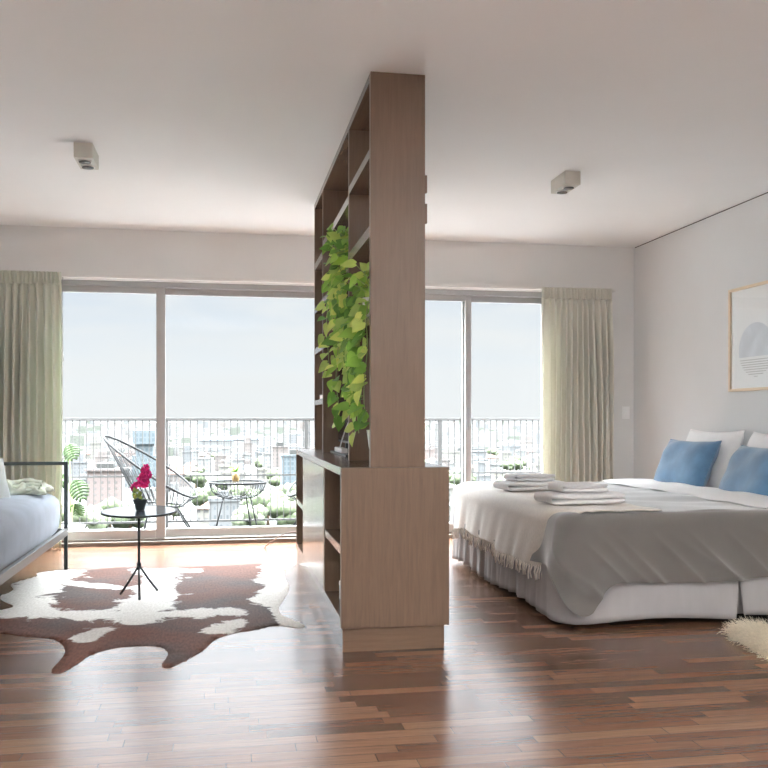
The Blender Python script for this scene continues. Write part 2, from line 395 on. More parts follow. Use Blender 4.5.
# ------------------------------------------------------------------ low cabinet and bookcase
x0, x1 = .517, 1.015
cab = thing('low_cabinet', 'long low oak cabinet on a recessed plinth in the middle of the room', 'cabinet', (.766, 5.2, 0))
bx('plinth', 'oak_x', cab, .525, .995, 4.0, 6.52, 0, .108, .001)
bx('end_panel', 'oak_z', cab, x0, x1, 3.985, 4.02, .108, .83, .0015)
bx('end_panel', 'oak_z', cab, x0, x1, 6.515, 6.55, .108, .795, .0015)
bx('top_panel', 'oak_y', cab, x0, x1, 4.0205, 6.55, .795, .83, .0015)
bx('bottom_panel', 'oak_y', cab, x0, x1, 4.02, 6.515, .108, .148, .0015)
bx('back_panel', 'oak_z', cab, x1-.02, x1-.001, 4.02, 6.515, .148, .795)
bx('divider', 'oak_z', cab, x0+.001, x1-.02, 4.67, 4.70, .148, .795, .001)
bx('divider', 'oak_z', cab, x0+.001, x1-.02, 5.95, 5.98, .148, .795, .001)
bx('shelf', 'oak_y', cab, x0+.002, x1-.02, 4.02, 4.67, .437, .474, .001)
bx('shelf', 'oak_y', cab, x0+.002, x1-.02, 5.98, 6.515, .437, .474, .001)
bx('door', 'oak_door', cab, x0-.001, x0+.019, 4.702, 5.323, .15, .793, .001)
bx('door', 'oak_door', cab, x0-.001, x0+.019, 5.327, 5.948, .15, .793, .001)
bk = thing('bookcase', 'tall open oak bookcase standing on the low cabinet up to the ceiling', 'bookcase', (.777, 5.2, .83))
a0, a1 = .651, .903
bx('end_panel', 'oak_z', bk, a0, a1, 3.99, 4.027, .8305, CH-.001, .0015)
bx('end_panel', 'oak_z', bk, a0, a1, 6.515, 6.55, .8305, CH-.001, .0015)
bx('top_panel', 'oak_y', bk, a0, a1, 4.027, 6.515, CH-.04, CH-.001, .001)
bx('divider', 'oak_z', bk, a0+.001, a1, 4.70, 4.735, .8305, CH-.04, .001)
bx('divider', 'oak_z', bk, a0+.001, a1, 5.97, 6.005, .8305, CH-.04, .001)
SH = [(4.027,4.70,2.28,.042),(4.027,4.70,1.93,.05),(4.027,4.70,1.52,.042),
      (4.735,5.97,2.24,.045),(4.735,5.97,1.86,.045),(4.735,5.97,1.56,.042),
      (6.005,6.515,2.18,.05),(6.005,6.515,1.86,.045),(6.005,6.515,1.56,.042),(6.005,6.515,1.185,.035)]
for ya, yb, zt, th in SH:
    bx('shelf', 'oak_y', bk, a0+.0005, a1-.001, ya, yb, zt-th, zt, .001)
for za, zb in ((1.945,2.035),(2.085,2.165)):
    bx('coat_peg', 'oak_dark', bk, a1, a1+.012, 4.0, 4.02, za, zb, .002)

# television in the middle bay
tv = thing('television', 'thin dark television standing in the middle bay of the bookcase', 'television', (.77, 5.35, .83))
cs = bx('casing', 'black', tv, .748, .785, 4.79, 5.91, .90, 1.505, .004)
bx('screen', 'tv', cs, .7455, .748, 4.80, 5.90, .915, 1.497)
MB().box(.69, .85, 5.12, 5.88, .8305, .842).build('stand_base', 'black', tv, bevel=.003)
for ya in (5.25, 5.62): bx('stand_foot', 'black', tv, .76, .78, ya, ya+.05, .842, .90, .003)
t = thing('set_top_box', 'small white box with a white cable on the television stand', 'box', (.715, 5.55, .842))
bx('casing', 'plate', t, .698, .738, 5.38, 5.72, .8425, .872, .006)
MB().tube([(.70,5.46,.872),(.695,5.40,.885),(.69,5.30,.92),(.70,5.20,.99),(.725,5.15,1.06),(.742,5.14,1.08)], .004, 8).build('cable', 'plate', t, True)

# shelf clutter
t = thing('vase', 'white tapering ceramic vase on the cabinet top inside the front bookcase bay', 'vase', (.775, 4.42, .83))
MB().lathe([(.045,.001),(.05,.02),(.062,.08),(.07,.14),(.074,.165),(.069,.165),(.064,.14),(.04,.03),(.001,.025)], (.775,4.42,.83), 32).build('body', 'pot_white', t, True)
tag(MB().lathe([(.02,.001),(.026,.01),(.028,.05),(.02,.075),(.014,.09),(.016,.105),(.012,.105),(.011,.09),(.017,.072),(.024,.05),(.022,.012),(.001,.01)], (.715,4.62,1.93), 24).build('bottle', 'clear', None, True, origin=(.715,4.62,1.93)), 'tiny clear glass bottle on the upper front shelf of the bookcase', 'bottle')
b0 = thing('book', 'dark slate book lying flat on the lowest shelf of the far bookcase bay', 'book', (.73, 6.25, 1.185))
MB().box(.66, .80, 6.06, 6.3, 1.1852, 1.190).box(.66, .80, 6.06, 6.3, 1.215, 1.22).box(.795, .80, 6.06, 6.3, 1.19, 1.215).build('cover', 'book', b0)
bx('pages', 'linen', b0, .665, .795, 6.064, 6.296, 1.19, 1.215)
tag(MB().lathe([(.02,.0006),(.03,.012),(.033,.035),(.028,.035),(.026,.014),(.001,.01)], (.70,6.10,.83), 24).build('bowl', 'pot_white', None, True, origin=(.70,6.10,.83)), 'tiny white bowl at the far end of the cabinet top', 'bowl')
t = thing('jug', 'small white ceramic jug on the shelf inside the open cabinet niche', 'jug', (.615, 4.46, .474))
MB().lathe([(.022,.0005),(.034,.02),(.036,.06),(.024,.1),(.022,.115),(.027,.13),(.023,.13),(.018,.112),(.03,.06),(.001,.02)], (.615,4.46,.474), 24).build('body', 'pot_white', t, True)
MB().tube([(.615,4.485,.585),(.615,4.515,.575),(.615,4.52,.54),(.615,4.495,.515)], .005, 8).build('handle', 'pot_white', t, True)
t = thing('storage_tin', 'small pale blue tin with a lid on the bottom of the open cabinet niche', 'tin', (.615, 4.46, .148))
MB().lathe([(.045,.0006),(.046,.004),(.046,.075),(.001,.075)], (.615,4.46,.148), 28).build('body', 'bluebox', t, True)
MB().lathe([(.047,.07),(.048,.075),(.047,.088),(.012,.09),(.01,.102),(.001,.103)], (.615,4.46,.148), 28).build('lid', 'pot_white', t, True)

# ------------------------------------------------------------------ leaves
def leaf_into(mb, p, d, up, L, W, droop=.3, lobes=False, n=7):
    d = Vector(d).normalized(); up = Vector(up)
    s = d.cross(up)
    if s.length < 1e-3: s = d.cross(Vector((1,0,0)))
    s.normalize(); nrm = s.cross(d).normalized()
    vs = []; fs = []
    for i in range(n):
        t = i/(n-1)
        w = W*.5*(math.sin(PI*min(1, .12+.88*t)**.62) if t < .999 else .0)
        if i == 0: w = W*.24
        if lobes and i % 2 == 1: w *= .62
        c = Vector(p)+d*(L*(t-(.08 if i == 0 else 0))) - nrm*(droop*L*t*t)
        for k in (-1, -.5, 0, .5, 1):
            vs.append(c + s*(w*k) + nrm*(abs(k)*w*.22 - (.0 if i else 0)) - (d*(.1*L) if (i == 0 and abs(k) < .1) else d*0) * -1)
    for i in range(n-1):
        for k in range(4):
            fs.append((i*5+k, i*5+k+1, (i+1)*5+k+1, (i+1)*5+k))
    mb.add(vs, fs)

def pothos(label, base, zpot, vines, seed, bushy, potm='pot_white'):
    r = random.Random(seed)
    t = thing('pothos_plant', label, 'potted plant', base)
    px, py, pz = base
    MB().lathe([(.05,.001),(.055,.01),(.07,zpot-.01),(.073,zpot),(.066,zpot),(.062,zpot-.02),(.001,zpot-.025)], base, 28).build('pot', potm, t, True)
    st = MB(); la = MB(); lb = MB()
    for k in range(bushy):
        a = r.uniform(0, 2*PI); h = r.uniform(-.05, .15); q = r.uniform(.01, .15)
        p = (min(px+.1, px+q*math.cos(a)-.02), max(min(py+q*math.sin(a)*1.6, base[1]+.3), base[1]-.3), pz+zpot+h)
        st.tube([(px,py,pz+zpot-.02), ((px+p[0])/2, (py+p[1])/2, pz+zpot+h*.7), p], .0022, 5)
        leaf_into(la if r.random() < .7 else lb, p, (-.55+r.uniform(-.5,.5), r.uniform(-1,1), r.uniform(-.9,.5)), (-.7,-.7,.5), r.uniform(.05,.085), r.uniform(.045,.072), .2)
    for (vx, vy, zend, dens) in vines:
        pts = []; n = max(6, int((pz+zpot-zend)/.05))
        for i in range(n+1):
            k = i/n
            out = min(1, k*4)
            z = pz+zpot + .04*math.sin(min(1,k*5)*PI) - (pz+zpot-zend)*max(0, (k-.06))/.94
            pts.append((px+(vx-px)*out+.008*math.sin(9*k+vy*30), py+(vy-py)*out+.012*math.sin(7*k+vx*50), z))
        st.tube(pts, .0024, 5)
        for i in range(2, n+1):
            for q in range(dens):
                p = Vector(pts[i])+Vector((r.uniform(-.02,.006), r.uniform(-.03,.03), r.uniform(-.025,.025)))
                leaf_into(la if r.random() < .58 else lb, p, (-.35+r.uniform(-.6,.4), r.uniform(-.9,.7), -.6+r.uniform(-.4,.6)), (-.7+r.uniform(-.4,.4),-.7+r.uniform(-.4,.4),.45), r.uniform(.055,.095), r.uniform(.05,.08), .18)
    st.build('stem', 'stem', t, True)
    la.build('leaves', 'leaf', t, True); lb.build('leaves', 'leaf_light', t, True)['label'] = 'lime green leaves'
    return t
pothos('bushy green pothos plant trailing from the middle bay of the bookcase', (.74, 5.02, 1.86), .12,
       [(.655,5.2,1.58,3),(.66,5.08,1.66,3),(.655,5.0,1.50,2),(.645,5.14,1.62,2),(.64,5.3,1.7,2),(.62,5.42,1.33,1),(.65,4.86,1.42,3),(.64,4.93,1.55,3)], 11, 80)
pothos('lime and green pothos plant cascading from the front bay of the bookcase', (.735, 4.33, 1.52), .12,
       [(.648,4.12,1.02,2),(.64,4.22,1.10,3),(.645,4.34,.98,1),(.635,4.44,1.12,3),(.65,4.54,1.25,3),(.63,4.62,1.36,3),(.64,4.30,1.30,3),(.648,4.40,1.40,3),(.60,4.78,1.05,2)], 23, 58)

# ------------------------------------------------------------------ cowhide rug
OUT = [(-1.301,5.601),(-1.27,5.80),(-1.33,6.02),(-1.23,6.268),(-1.25,6.42),(-1.115,6.487),(-.9,6.47),(-.652,6.53),(-.40,6.47),(-.168,6.487),(.05,6.46),(.255,6.52),(.47,6.51),(.50,6.44),(.42,6.25),(.397,5.94),(.40,5.6),(.345,5.25),(.30,5.0),(.31,4.80),(.40,4.57),(.376,4.50),(.26,4.58),(.152,4.502),(.05,4.45),(-.042,4.332),(-.10,4.12),(-.217,3.892),(-.262,3.92),(-.245,4.10),(-.29,4.24),(-.40,4.28),(-.50,4.25),(-.58,4.16),(-.62,4.0),(-.667,3.87),(-.71,3.93),(-.70,4.2),(-.79,4.466),(-.95,4.56),(-1.082,4.659),(-1.22,4.74),(-1.36,4.80),(-1.52,4.84),(-1.56,4.95),(-1.40,5.02),(-1.30,5.12),(-1.16,5.28),(-1.24,5.44)]
def catmull(P, k=4):
    o = []; n = len(P)
    for i in range(n):
        p0, p1, p2, p3 = (Vector(P[(i+j-1) % n]) for j in range(4))
        for q in range(k):
            t = q/k
            o.append(.5*((2*p1)+(p2-p0)*t+(2*p0-5*p1+4*p2-p3)*t*t+(3*p1-p0-3*p2+p3)*t**3))
    return o
def flat_shape(P, name, mat, h, attr=None, wav=0, cell=.045, origin=(0,0,0)):
    bm = bmesh.new()
    vs = [bm.verts.new((p.x, p.y, 0)) for p in P]
    f = bm.faces.new(vs)
    x0 = min(p.x for p in P); x1 = max(p.x for p in P); y0 = min(p.y for p in P); y1 = max(p.y for p in P)
    x = x0+cell
    while x < x1:
        bmesh.ops.bisect_plane(bm, geom=bm.verts[:]+bm.edges[:]+bm.faces[:], plane_co=(x,0,0), plane_no=(1,0,0)); x += cell
    y = y0+cell
    while y < y1:
        bmesh.ops.bisect_plane(bm, geom=bm.verts[:]+bm.edges[:]+bm.faces[:], plane_co=(0,y,0), plane_no=(0,1,0)); y += cell
    bm.verts.ensure_lookup_table()
    bmesh.ops.triangulate(bm, faces=bm.faces[:])
    bound = {v for e in bm.edges if e.is_boundary for v in e.verts}
    vals = []
    for v in bm.verts:
        vals.append(attr(v.co.x, v.co.y) if attr else 0)
        if v not in bound: v.co.z = h + wav*(math.sin(v.co.x*7+1.3*math.sin(v.co.y*5))*math.sin(v.co.y*6+.5)+1)*.5
        else: v.co.z = .0015
    for v in bm.verts: v.co -= Vector((origin[0], origin[1], 0))
    me = bpy.data.meshes.new(name); bm.to_mesh(me); bm.free()
    if me.polygons[0].normal.z < 0: me.flip_normals()
    if attr:
        at = me.attributes.new('pale', 'FLOAT', 'POINT'); at.data.foreach_set('value', vals)
    me.materials.append(M[mat]); me.shade_smooth()
    o = bpy.data.objects.new(name, me); C.objects.link(o); o.location = origin
    return o
def seg_d(x, y, a, b):
    p = Vector((x,y)); a = Vector(a); b = Vector(b); d = b-a
    t = max(0, min(1, (p-a).dot(d)/d.length_squared)); return (p-(a+d*t)).length
PALE = [((-.42,6.35),(-.40,5.45),.10),((-.40,5.45),(-.46,4.85),.12),((-1.15,6.35),(-1.2,5.7),.16),((-1.2,5.7),(-1.1,5.2),.12),((-1.1,5.1),(-.5,4.92),.10),((-.46,4.92),(.0,4.9),.08),
        ((.40,6.45),(.33,5.9),.09),((.33,5.9),(.28,5.2),.08),((.28,5.2),(.34,4.55),.05),((-1.0,5.95),(-.62,5.72),.05),((-.2,6.3),(-.55,6.35),.07),((-.05,4.5),(.06,4.62),.06),((-.66,4.4),(-.6,4.6),.05)]
def pale(x, y):
    return max(max(0, 1-seg_d(x,y,a,b)/(w*2.6)) for a, b, w in PALE)*.72
tag(flat_shape(catmull(OUT), 'cowhide_rug', 'cow', .004, pale, .008, .03, (-.45,5.3,0)), 'brown and white cowhide rug with ragged leg flaps on the wood floor', 'rug')

# ------------------------------------------------------------------ side table with orchid
cx, cy = -.492, 5.44
t = thing('side_table', 'small round glossy topped side table with a thin black tripod on the cowhide', 'side table', (cx, cy, .009))
MB().lathe([(.001,.498),(.200,.498),(.203,.498),(.211,.501),(.2115,.507),(.2105,.5112),(.2095,.5115),(.207,.5115),(.19,.5115),(.001,.5115)], (cx,cy,0), 64).tilt(cy, .05).build('tabletop', 'gloss_black', t, True)
MB().lathe([(.211,.500),(.215,.500),(.217,.503),(.217,.511),(.216,.512),(.2145,.512),(.2145,.501)], (cx,cy,0), 64).tilt(cy, .05).build('rim', 'black', t, True)
MB().tube([(cx,cy,.18),(cx,cy,.498)], .008, 12).build('column', 'black', t, True)
MB().lathe([(.012,.165),(.014,.17),(.014,.2),(.012,.205)], (cx,cy,0), 16).build('hub', 'black', t, True)
for fx, fy in ((-.60,5.46),(-.395,5.55),(-.475,5.28)):
    MB().tube([(cx,cy,.19),((cx+fx)/2,(cy+fy)/2,.1),(fx,fy,.0195)], .007, 10).build('leg', 'black', t, True)
t = thing('orchid', 'magenta orchid in a tapered black pot on the small round side table', 'potted plant', (-.485, 5.44, .5125))
ox, oy, oz = -.485, 5.44, .513
MB().lathe([(.024,.0005),(.026,.006),(.031,.03),(.043,.06),(.045,.064),(.041,.064),(.036,.055),(.001,.05)], (ox,oy,oz), 28).build('pot', 'pot_black', t, True)
sm = MB(); sm.tube([(ox,oy,oz+.05),(ox-.012,oy,oz+.11),(ox+.004,oy,oz+.18),(ox+.03,oy,oz+.25),(ox+.035,oy-.01,oz+.262)], .003, 6)
sm.tube([(ox,oy,oz+.05),(ox-.02,oy-.01,oz+.10),(ox-.035,oy-.01,oz+.14)], .003, 6); sm.build('stem', 'stem', t, True)
lf = MB()
for a, L, zz in ((.2,.09,.3),(2.6,.085,.5),(4.2,.07,.6),(5.6,.08,.35),(1.4,.07,.7)):
    leaf_into(lf, (ox,oy,oz+.055), (math.cos(a), math.sin(a), zz), (0,0,1), L, .032, .25)
lf.build('leaves', 'monstera', t, True)
ub = MB()
for k in range(14):
    a = rnd.uniform(0, 6.28); ub.blob((ox-.018+.018*math.cos(a), oy+.018*math.sin(a), oz+.075+rnd.uniform(0,.05)), (.011,.011,.013), 8, 6)
ub.build('buds', 'leaf_light', t, True)['label'] = 'pale yellow green buds'
fl = MB()
for k, (dx, dz) in enumerate(((.036,.255),(.02,.24),(.045,.225),(.015,.21),(.035,.2),(.05,.205),(.0,.185),(.02,.175),(.04,.17),(-.012,.155),(.012,.15),(.032,.15),(-.03,.145),(-.04,.13))):
    c = Vector((ox+dx, oy+rnd.uniform(-.02,.02), oz+dz)); ra = rnd.uniform(0, 6.28); ax = rnd.uniform(-.6,.6)
    for q in range(5):
        a = ra+q*2*PI/5
        leaf_into(fl, c, (math.cos(a), -.35+ax*.3, math.sin(a)), (0,-1,0), .026, .024, -.25, n=5)
    fl.blob(c+Vector((0,-.006,0)), (.006,.006,.006), 8, 6)
fl.build('flowers', 'petal', t, True)['label'] = 'magenta flowers'

# ------------------------------------------------------------------ daybed sofa
sx1, sy1 = -1.089, 6.566; sx0, sy0 = -2.08, 4.42
so = thing('daybed', 'black metal framed daybed with a pale grey blue mattress against the left wall', 'sofa', (-1.58, 5.5, 0))
r = .0125
def bar(name, m, *b): return bx(name, m, so, *b, .002)
for (xx, yy) in ((sx1,sy1),(sx0,sy1),(sx1,sy0),(sx0,sy0)):
    bar('leg', 'sofa_frame', xx-r, xx+r, yy-r, yy+r, 0.0005 if not (xx == sx1 and yy == sy1) else .0005, .235)
    bar('arm_post', 'sofa_frame', xx-r, xx+r, yy-r, yy+r, .285, .728)
for yy in (sy0, sy1):
    bar('arm_rail', 'sofa_frame', sx0+r, sx1+r, yy-r, yy+r, .728, .752)
bar('back_rail', 'sofa_frame', sx0-r, sx0+r, sy0+r, sy1-r, .728, .752)
bar('side_rail', 'sofa_rail', sx1-.018, sx1+.012, sy0-r, sy1+r, .235, .285)
bar('side_rail', 'sofa_rail', sx0-.012, sx0+.018, sy0-r, sy1+r, .235, .285)
bar('end_rail', 'sofa_rail', sx0+.018, sx1-.018, sy1-.012, sy1+r, .235, .285)
bar('end_rail', 'sofa_rail', sx0+.018, sx1-.018, sy0-r, sy0+.012, .235, .285)
bar('slat_base', 'sofa_frame', sx0+.018, sx1-.10, sy0+.012, sy1-.012, .25, .275)
def cushion_slab(x0,x1,y0,y1,z0,z1, rr, bulge, seed, nu=44, nv=60):
    rg = random.Random(seed); p = [rg.uniform(0,6.28) for _ in range(6)]
    mb = MB(); cx=(x0+x1)/2; cy=(y0+y1)/2; cz=(z0+z1)/2; a=(x1-x0)/2; b=(y1-y0)/2; c=(z1-z0)/2
    def fn(u, v):
        th = 2*PI*u; ph = PI*(v-.5)*.9999
        sg = lambda x: math.copysign(1, x)
        ct, st = math.cos(th), math.sin(th); cp, sp = math.cos(ph), math.sin(ph)
        e1, e2 = .16, (.34 if sp > 0 else .10)
        x = a*sg(ct)*abs(ct)**e1*abs(cp)**e2; y = b*sg(st)*abs(st)**e1*abs(cp)**e2; z = c*sg(sp)*abs(sp)**.6
        w = bulge*(math.sin(x*6+p[0])*math.sin(y*5+p[1])+.5*math.sin(x*11+y*9+p[2]))
        return (cx+x, cy+y, cz+z+(w if sp > 0 else 0)*abs(sp))
    mb.grid(fn, 128, 40, True)
    return mb
cushion_slab(sx0+.02, sx1-.008, sy0+.015, sy1-.016, .258, .568, .06, .007, 4).build('mattress', 'sofa', so, True)
def pillow(name, label, cat, mat, w, h, t, loc, mtx, seed=1, group=None, part=True):
    rg = random.Random(seed); ph = [rg.uniform(0,6.28) for _ in range(5)]
    o = thing(name, label, cat, (0,0,0), group)
    mb = MB()
    for side in (1, -1):
        def fn(u, v, side=side):
            a = 2*u-1; b = 2*v-1
            k = max(0, (1-abs(a)**3.2))**.5*max(0, (1-abs(b)**3.2))**.5
            pin = 1-.10*(1-abs(a)**2)*(abs(b)**3) ; pin2 = 1-.07*(1-abs(b)**2)*(abs(a)**3)
            z = side*t*.5*k*(1+.07*math.sin(5*a+ph[0])*math.sin(4*b+ph[1])+.05*math.sin(9*a*b+ph[2]))
            return (a*w*.5*pin2, b*h*.5*pin, z)
        mb.grid(fn, 36, 36)
    ob = mb.build('cover' if part else name, mat, o, True)
    sb = MB(); pts = []
    for i in range(4):
        for q in range(14):
            s = -1+2*q/14
            a, b = ((s,-1),(1,s),(-s,1),(-1,-s))[i]
            pin = 1-.10*(1-abs(a)**2)*(abs(b)**3); pin2 = 1-.07*(1-abs(b)**2)*(abs(a)**3)
            pts.append((a*w*.5*pin2, b*h*.5*pin, 0))
    sb.tube(pts, .0035, 6, True).build('piping', mat, ob, True)
    o.matrix_world = Matrix.Translation(loc) @ mtx
    return o
def frame_mtx(xa, ya):           # width axis, height axis -> rotation
    xa = Vector(xa).normalized(); ya = Vector(ya); ya = (ya-xa*ya.dot(xa)).normalized(); za = xa.cross(ya)
    return Matrix((xa, ya, za)).transposed().to_4x4()
pillow('cushion', 'pale mint cushion lying against the back of the daybed near the frame edge', 'cushion', 'cush', .46, .40, .15, (-1.49, 5.76, .63), frame_mtx((.75,.66,-.03),(-.35,.25,.85)), 3)
def bl(u, v):
    a = u*2-1; b = v*2-1
    e = max(0, 1-abs(a)**4)*max(0, 1-abs(b)**4)
    z = .565 + .05*e**.5*(1+.25*math.sin(9*a+3*b)+.2*math.sin(5*b-8*a)) + .02*math.sin(14*a)*e
    return (-1.31+.165*a+.02*math.sin(5*b), 6.26+.20*b+.03*math.sin(6*a), z)
t = thing('blanket', 'crumpled pale green patterned blanket on the daybed beside the black arm', 'blanket', (-1.27, 6.26, .565))
mb = MB(); mb.grid(bl, 60, 40); mb.build('fabric', 'blanket', t, True, solid=.006)
mb = MB()
for k in range(3):
    mb.grid(lambda u, v, k=k: (-1.46+.28*u, 6.13+.055*k+.03*math.cos(2*PI*v)+.02*math.sin(5*u), 0.572+.022*k+.018+.017*math.sin(2*PI*v)+.008*math.sin(9*u+k)), 24, 14)
mb.build('fold', 'blanket', t, True)

# ------------------------------------------------------------------ cable on the floor by the cabinet
tag(MB().tube([(.60,6.553,.205),(.56,6.60,.215),(.51,6.72,.205),(.46,6.86,.175),(.41,7.0,.13),(.365,7.15,.075),(.335,7.28,.025),(.328,7.34,.005),(.325,7.40,.005)], .0045, 8).build('power_cable', 'cable', None, True, origin=(.45,6.85,0)), 'thin brown power cable curving from the cabinet end down to the floor', 'cable')

# ------------------------------------------------------------------ bed
BX0, BX1, BY0, BY1 = 1.665, 3.66, 4.215, 6.38
# cloth that lies over the foot-near corner: s runs along the edge, v from the top over the edge to the hem
TOP = .576
def corner_path(s, rad, x0, y0, far, head):
    """s metres from the far foot corner along the foot side, round the corner, along the near side"""
    L1 = far-(y0+rad); L2 = PI/2*rad
    if s < L1: return Vector((x0, far-s)), Vector((-1,0)), 0
    s -= L1
    if s < L2:
        a = s/rad; c = Vector((x0+rad, y0+rad))
        n = Vector((-math.cos(a), -math.sin(a))); return c+n*rad, n, math.sin(2*a)
    s -= L2
    return Vector((x0+rad+s, y0)), Vector((0,-1)), 0
bed = thing('bed', 'wide double bed with a pale ruffled skirt against the right wall', 'bed', (2.66, 5.25, 0))
bx('base', 'base', bed, BX0+.09, BX1, BY0+.09, BY1-.06, .07, .34, .01)
for (xx, yy) in ((BX0+.12,BY0+.15),(BX0+.12,BY1-.15),(BX1-.1,BY0+.15),(BX1-.1,BY1-.15),(BX0+.12,5.26)):
    MB().lathe([(.022,.0005),(.028,.005),(.028,.07),(.001,.07)], (xx,yy,0), 16).build('leg', 'black', bed, True)
cushion_slab(BX0+.05, BX1, BY0+.05, BY1-.04, .335, .555, .05, .0, 8).build('mattress', 'linen', bed, True)
SR = .16; SL = (BY1-.01-(BY0+.012+SR))+PI/2*SR+(2.612-(BX0+SR))
def skirt_wrap(u, v):
    q = u*SL
    P, n, cn = corner_path(q, SR, BX0, BY0+.012, BY1-.01, 3.6)
    foot = max(0, min(1, (1.95-q)/.5))
    g = math.sin(q*39+.4*math.sin(q*9))+.6*math.sin(q*71+1)+.4*math.sin(q*22)
    off = .009*v+.0125*g*(.12+.88*v)*(.12+.88*foot)
    z = .37-(.37-.03-.012*math.sin(q*5.5))*v
    lean = (-.018*max(0, (v-.45)/.55) if u > .94 else 0)*max(0, (u-.94)/.06)
    return (P.x+n.x*off+lean, P.y+n.y*off, z)
MB().grid(skirt_wrap, 320, 12).build('skirt', 'skirt', bed, True, solid=.003)
def skirt_near(u, v):
    x = 2.617+(3.66-2.617)*u+.022*max(0, (v-.45)/.55)*max(0, 1-u/.12)
    return (x, BY0+.012-.010*v+.004*math.sin(9*u+2)*v, .37-(.37-.035-.006*math.sin(6*u+2))*v)
MB().grid(skirt_near, 60, 12).build('skirt', 'skirt', bed, True, solid=.003)
MB().grid(lambda u, v: (2.54+.16*u, BY0+.040, .36-.32*v), 8, 4).build('pleat_lining', 'skirt', bed, True, solid=.003)
MB().grid(lambda u, v: (BX0+.01+(BX1-BX0-.01)*u, BY1-.012+.012*v+.01*math.sin(60*u)*v, .37-.335*v), 200, 8).build('skirt', 'skirt', bed, True, solid=.003)

dv = thing('duvet', 'grey duvet spread over the bed and hanging down its near side', 'duvet', (2.66, 5.25, .59))
rad = .13; e_r = .07
Lf = (BY1+.01)-(BY0+rad); Lc = PI/2*rad; Ln = 3.62-(BX0-.01+rad); LT = Lf+Lc+Ln
def duv(u, v):
    s = u*LT
    P, n, cn = corner_path(s, rad, BX0-.012, BY0-.012, BY1+.01, 3.6)
    near = max(0, min(1, (s-Lf)/Lc))
    dist_c = s-(Lf+Lc*.85)
    drop = .345 + .165*math.exp(-(dist_c/.105)**2) + .012*math.sin(s*5) - (1-near)*.06
    inn = .30
    tot = inn + PI/2*e_r + drop - e_r
    q = v*tot
    if q < inn:
        off = -e_r-(inn-q); z = TOP
        z += .006*math.sin(P.x*9+P.y*4)*(q/inn)
    elif q < inn+PI/2*e_r:
        a = (q-inn)/e_r; off = -e_r+e_r*math.sin(a); z = TOP-e_r+e_r*math.cos(a)
    else:
        d = q-inn-PI/2*e_r; off = 0; z = TOP-e_r-d
        k = min(1, d/.18)
        diag = s*1.0 - d*1.15
        rg_ = lambda a: (1-abs(math.sin(a)))**2.2
        f = .026*rg_(diag*8+.8*math.sin(s*3.1))*(.4+.6*math.sin(s*2.3+d*3)**2)+.015*rg_(diag*14+s*1.5+1)+.006*math.sin(diag*13-.8)-.008
        off += k*f*near + .05*k*math.exp(-(dist_c/.16)**2)*(d/.3) + .012*k
        if near < .5: off += .010*k*math.sin(s*19)
        off += .014*max(0, (d-drop+e_r+.05)/.05)*0
    if off < -.02 and rad+off < 0.02:      # keep the inner part of the corner from folding over itself
        pass
    return (P.x+n.x*off, P.y+n.y*off, z)
def duv2(u, v):
    s = u*LT
    x, y, z = duv(u, v)
    return (x, y, z)
# hanging sheet: start just inside the rounded edge so that the corner never self-crosses
def duv3(u, v):
    s = u*LT; P, n, cn = corner_path(s, rad, BX0-.012, BY0-.012, BY1+.01, 3.6)
    x, y, z = duv(u, .30/(.30+PI/2*e_r+.345-e_r)*.78 + v*(1-.30/(.30+PI/2*e_r+.345-e_r)*.78))
    return (x, y, z)
mbd = MB(); mbd.grid(duv3, 420, 46)
def topf(u, v):
    x = BX0+.05+(3.18-BX0-.05)*u; y = BY0+.05+(BY1-.04-BY0-.05)*v
    # rounded foot-near corner
    ex = min(u, .12)/.12; ey = min(v, .12)/.12
    if u < .06 and v < .06:
        k = 1-.0*u; x += (.06-u)*(.06-v)*8*.35; y += (.06-u)*(.06-v)*8*.35
    wr = .005*math.sin(x*9+y*4)+.004*math.sin(x*3+y*11)+.003*math.sin(y*19+x*5)
    return (x, y, TOP+.0015+wr*min(1, u*8, v*8, (1-v)*8))
mbd.grid(topf, 70, 80)
mbd.build('cover', 'duvet', dv, True)
# folded back sheet band at the head end of the duvet
def fold(u, v):
    a = 2*PI*u; y = BY0+.06+(BY1-.1-BY0)*v
    return (3.02+.23*math.cos(a)+.012*math.sin(y*5), y, TOP+.007+.012*math.sin(a)*(1+.25*math.sin(y*9))+.004*math.sin(y*14))
MB().grid(fold, 24, 60, True).build('turned_down_edge', 'linen', dv, True)['label'] = 'white turned down edge'
def nearfold(u, v):
    y = BY0-.03+.02*math.sin(9*u); x = 2.95+.6*u
    a = PI/2*v
    return (x, BY0+.06-.075*math.sin(a), TOP+.006-.05*(1-math.cos(a)))
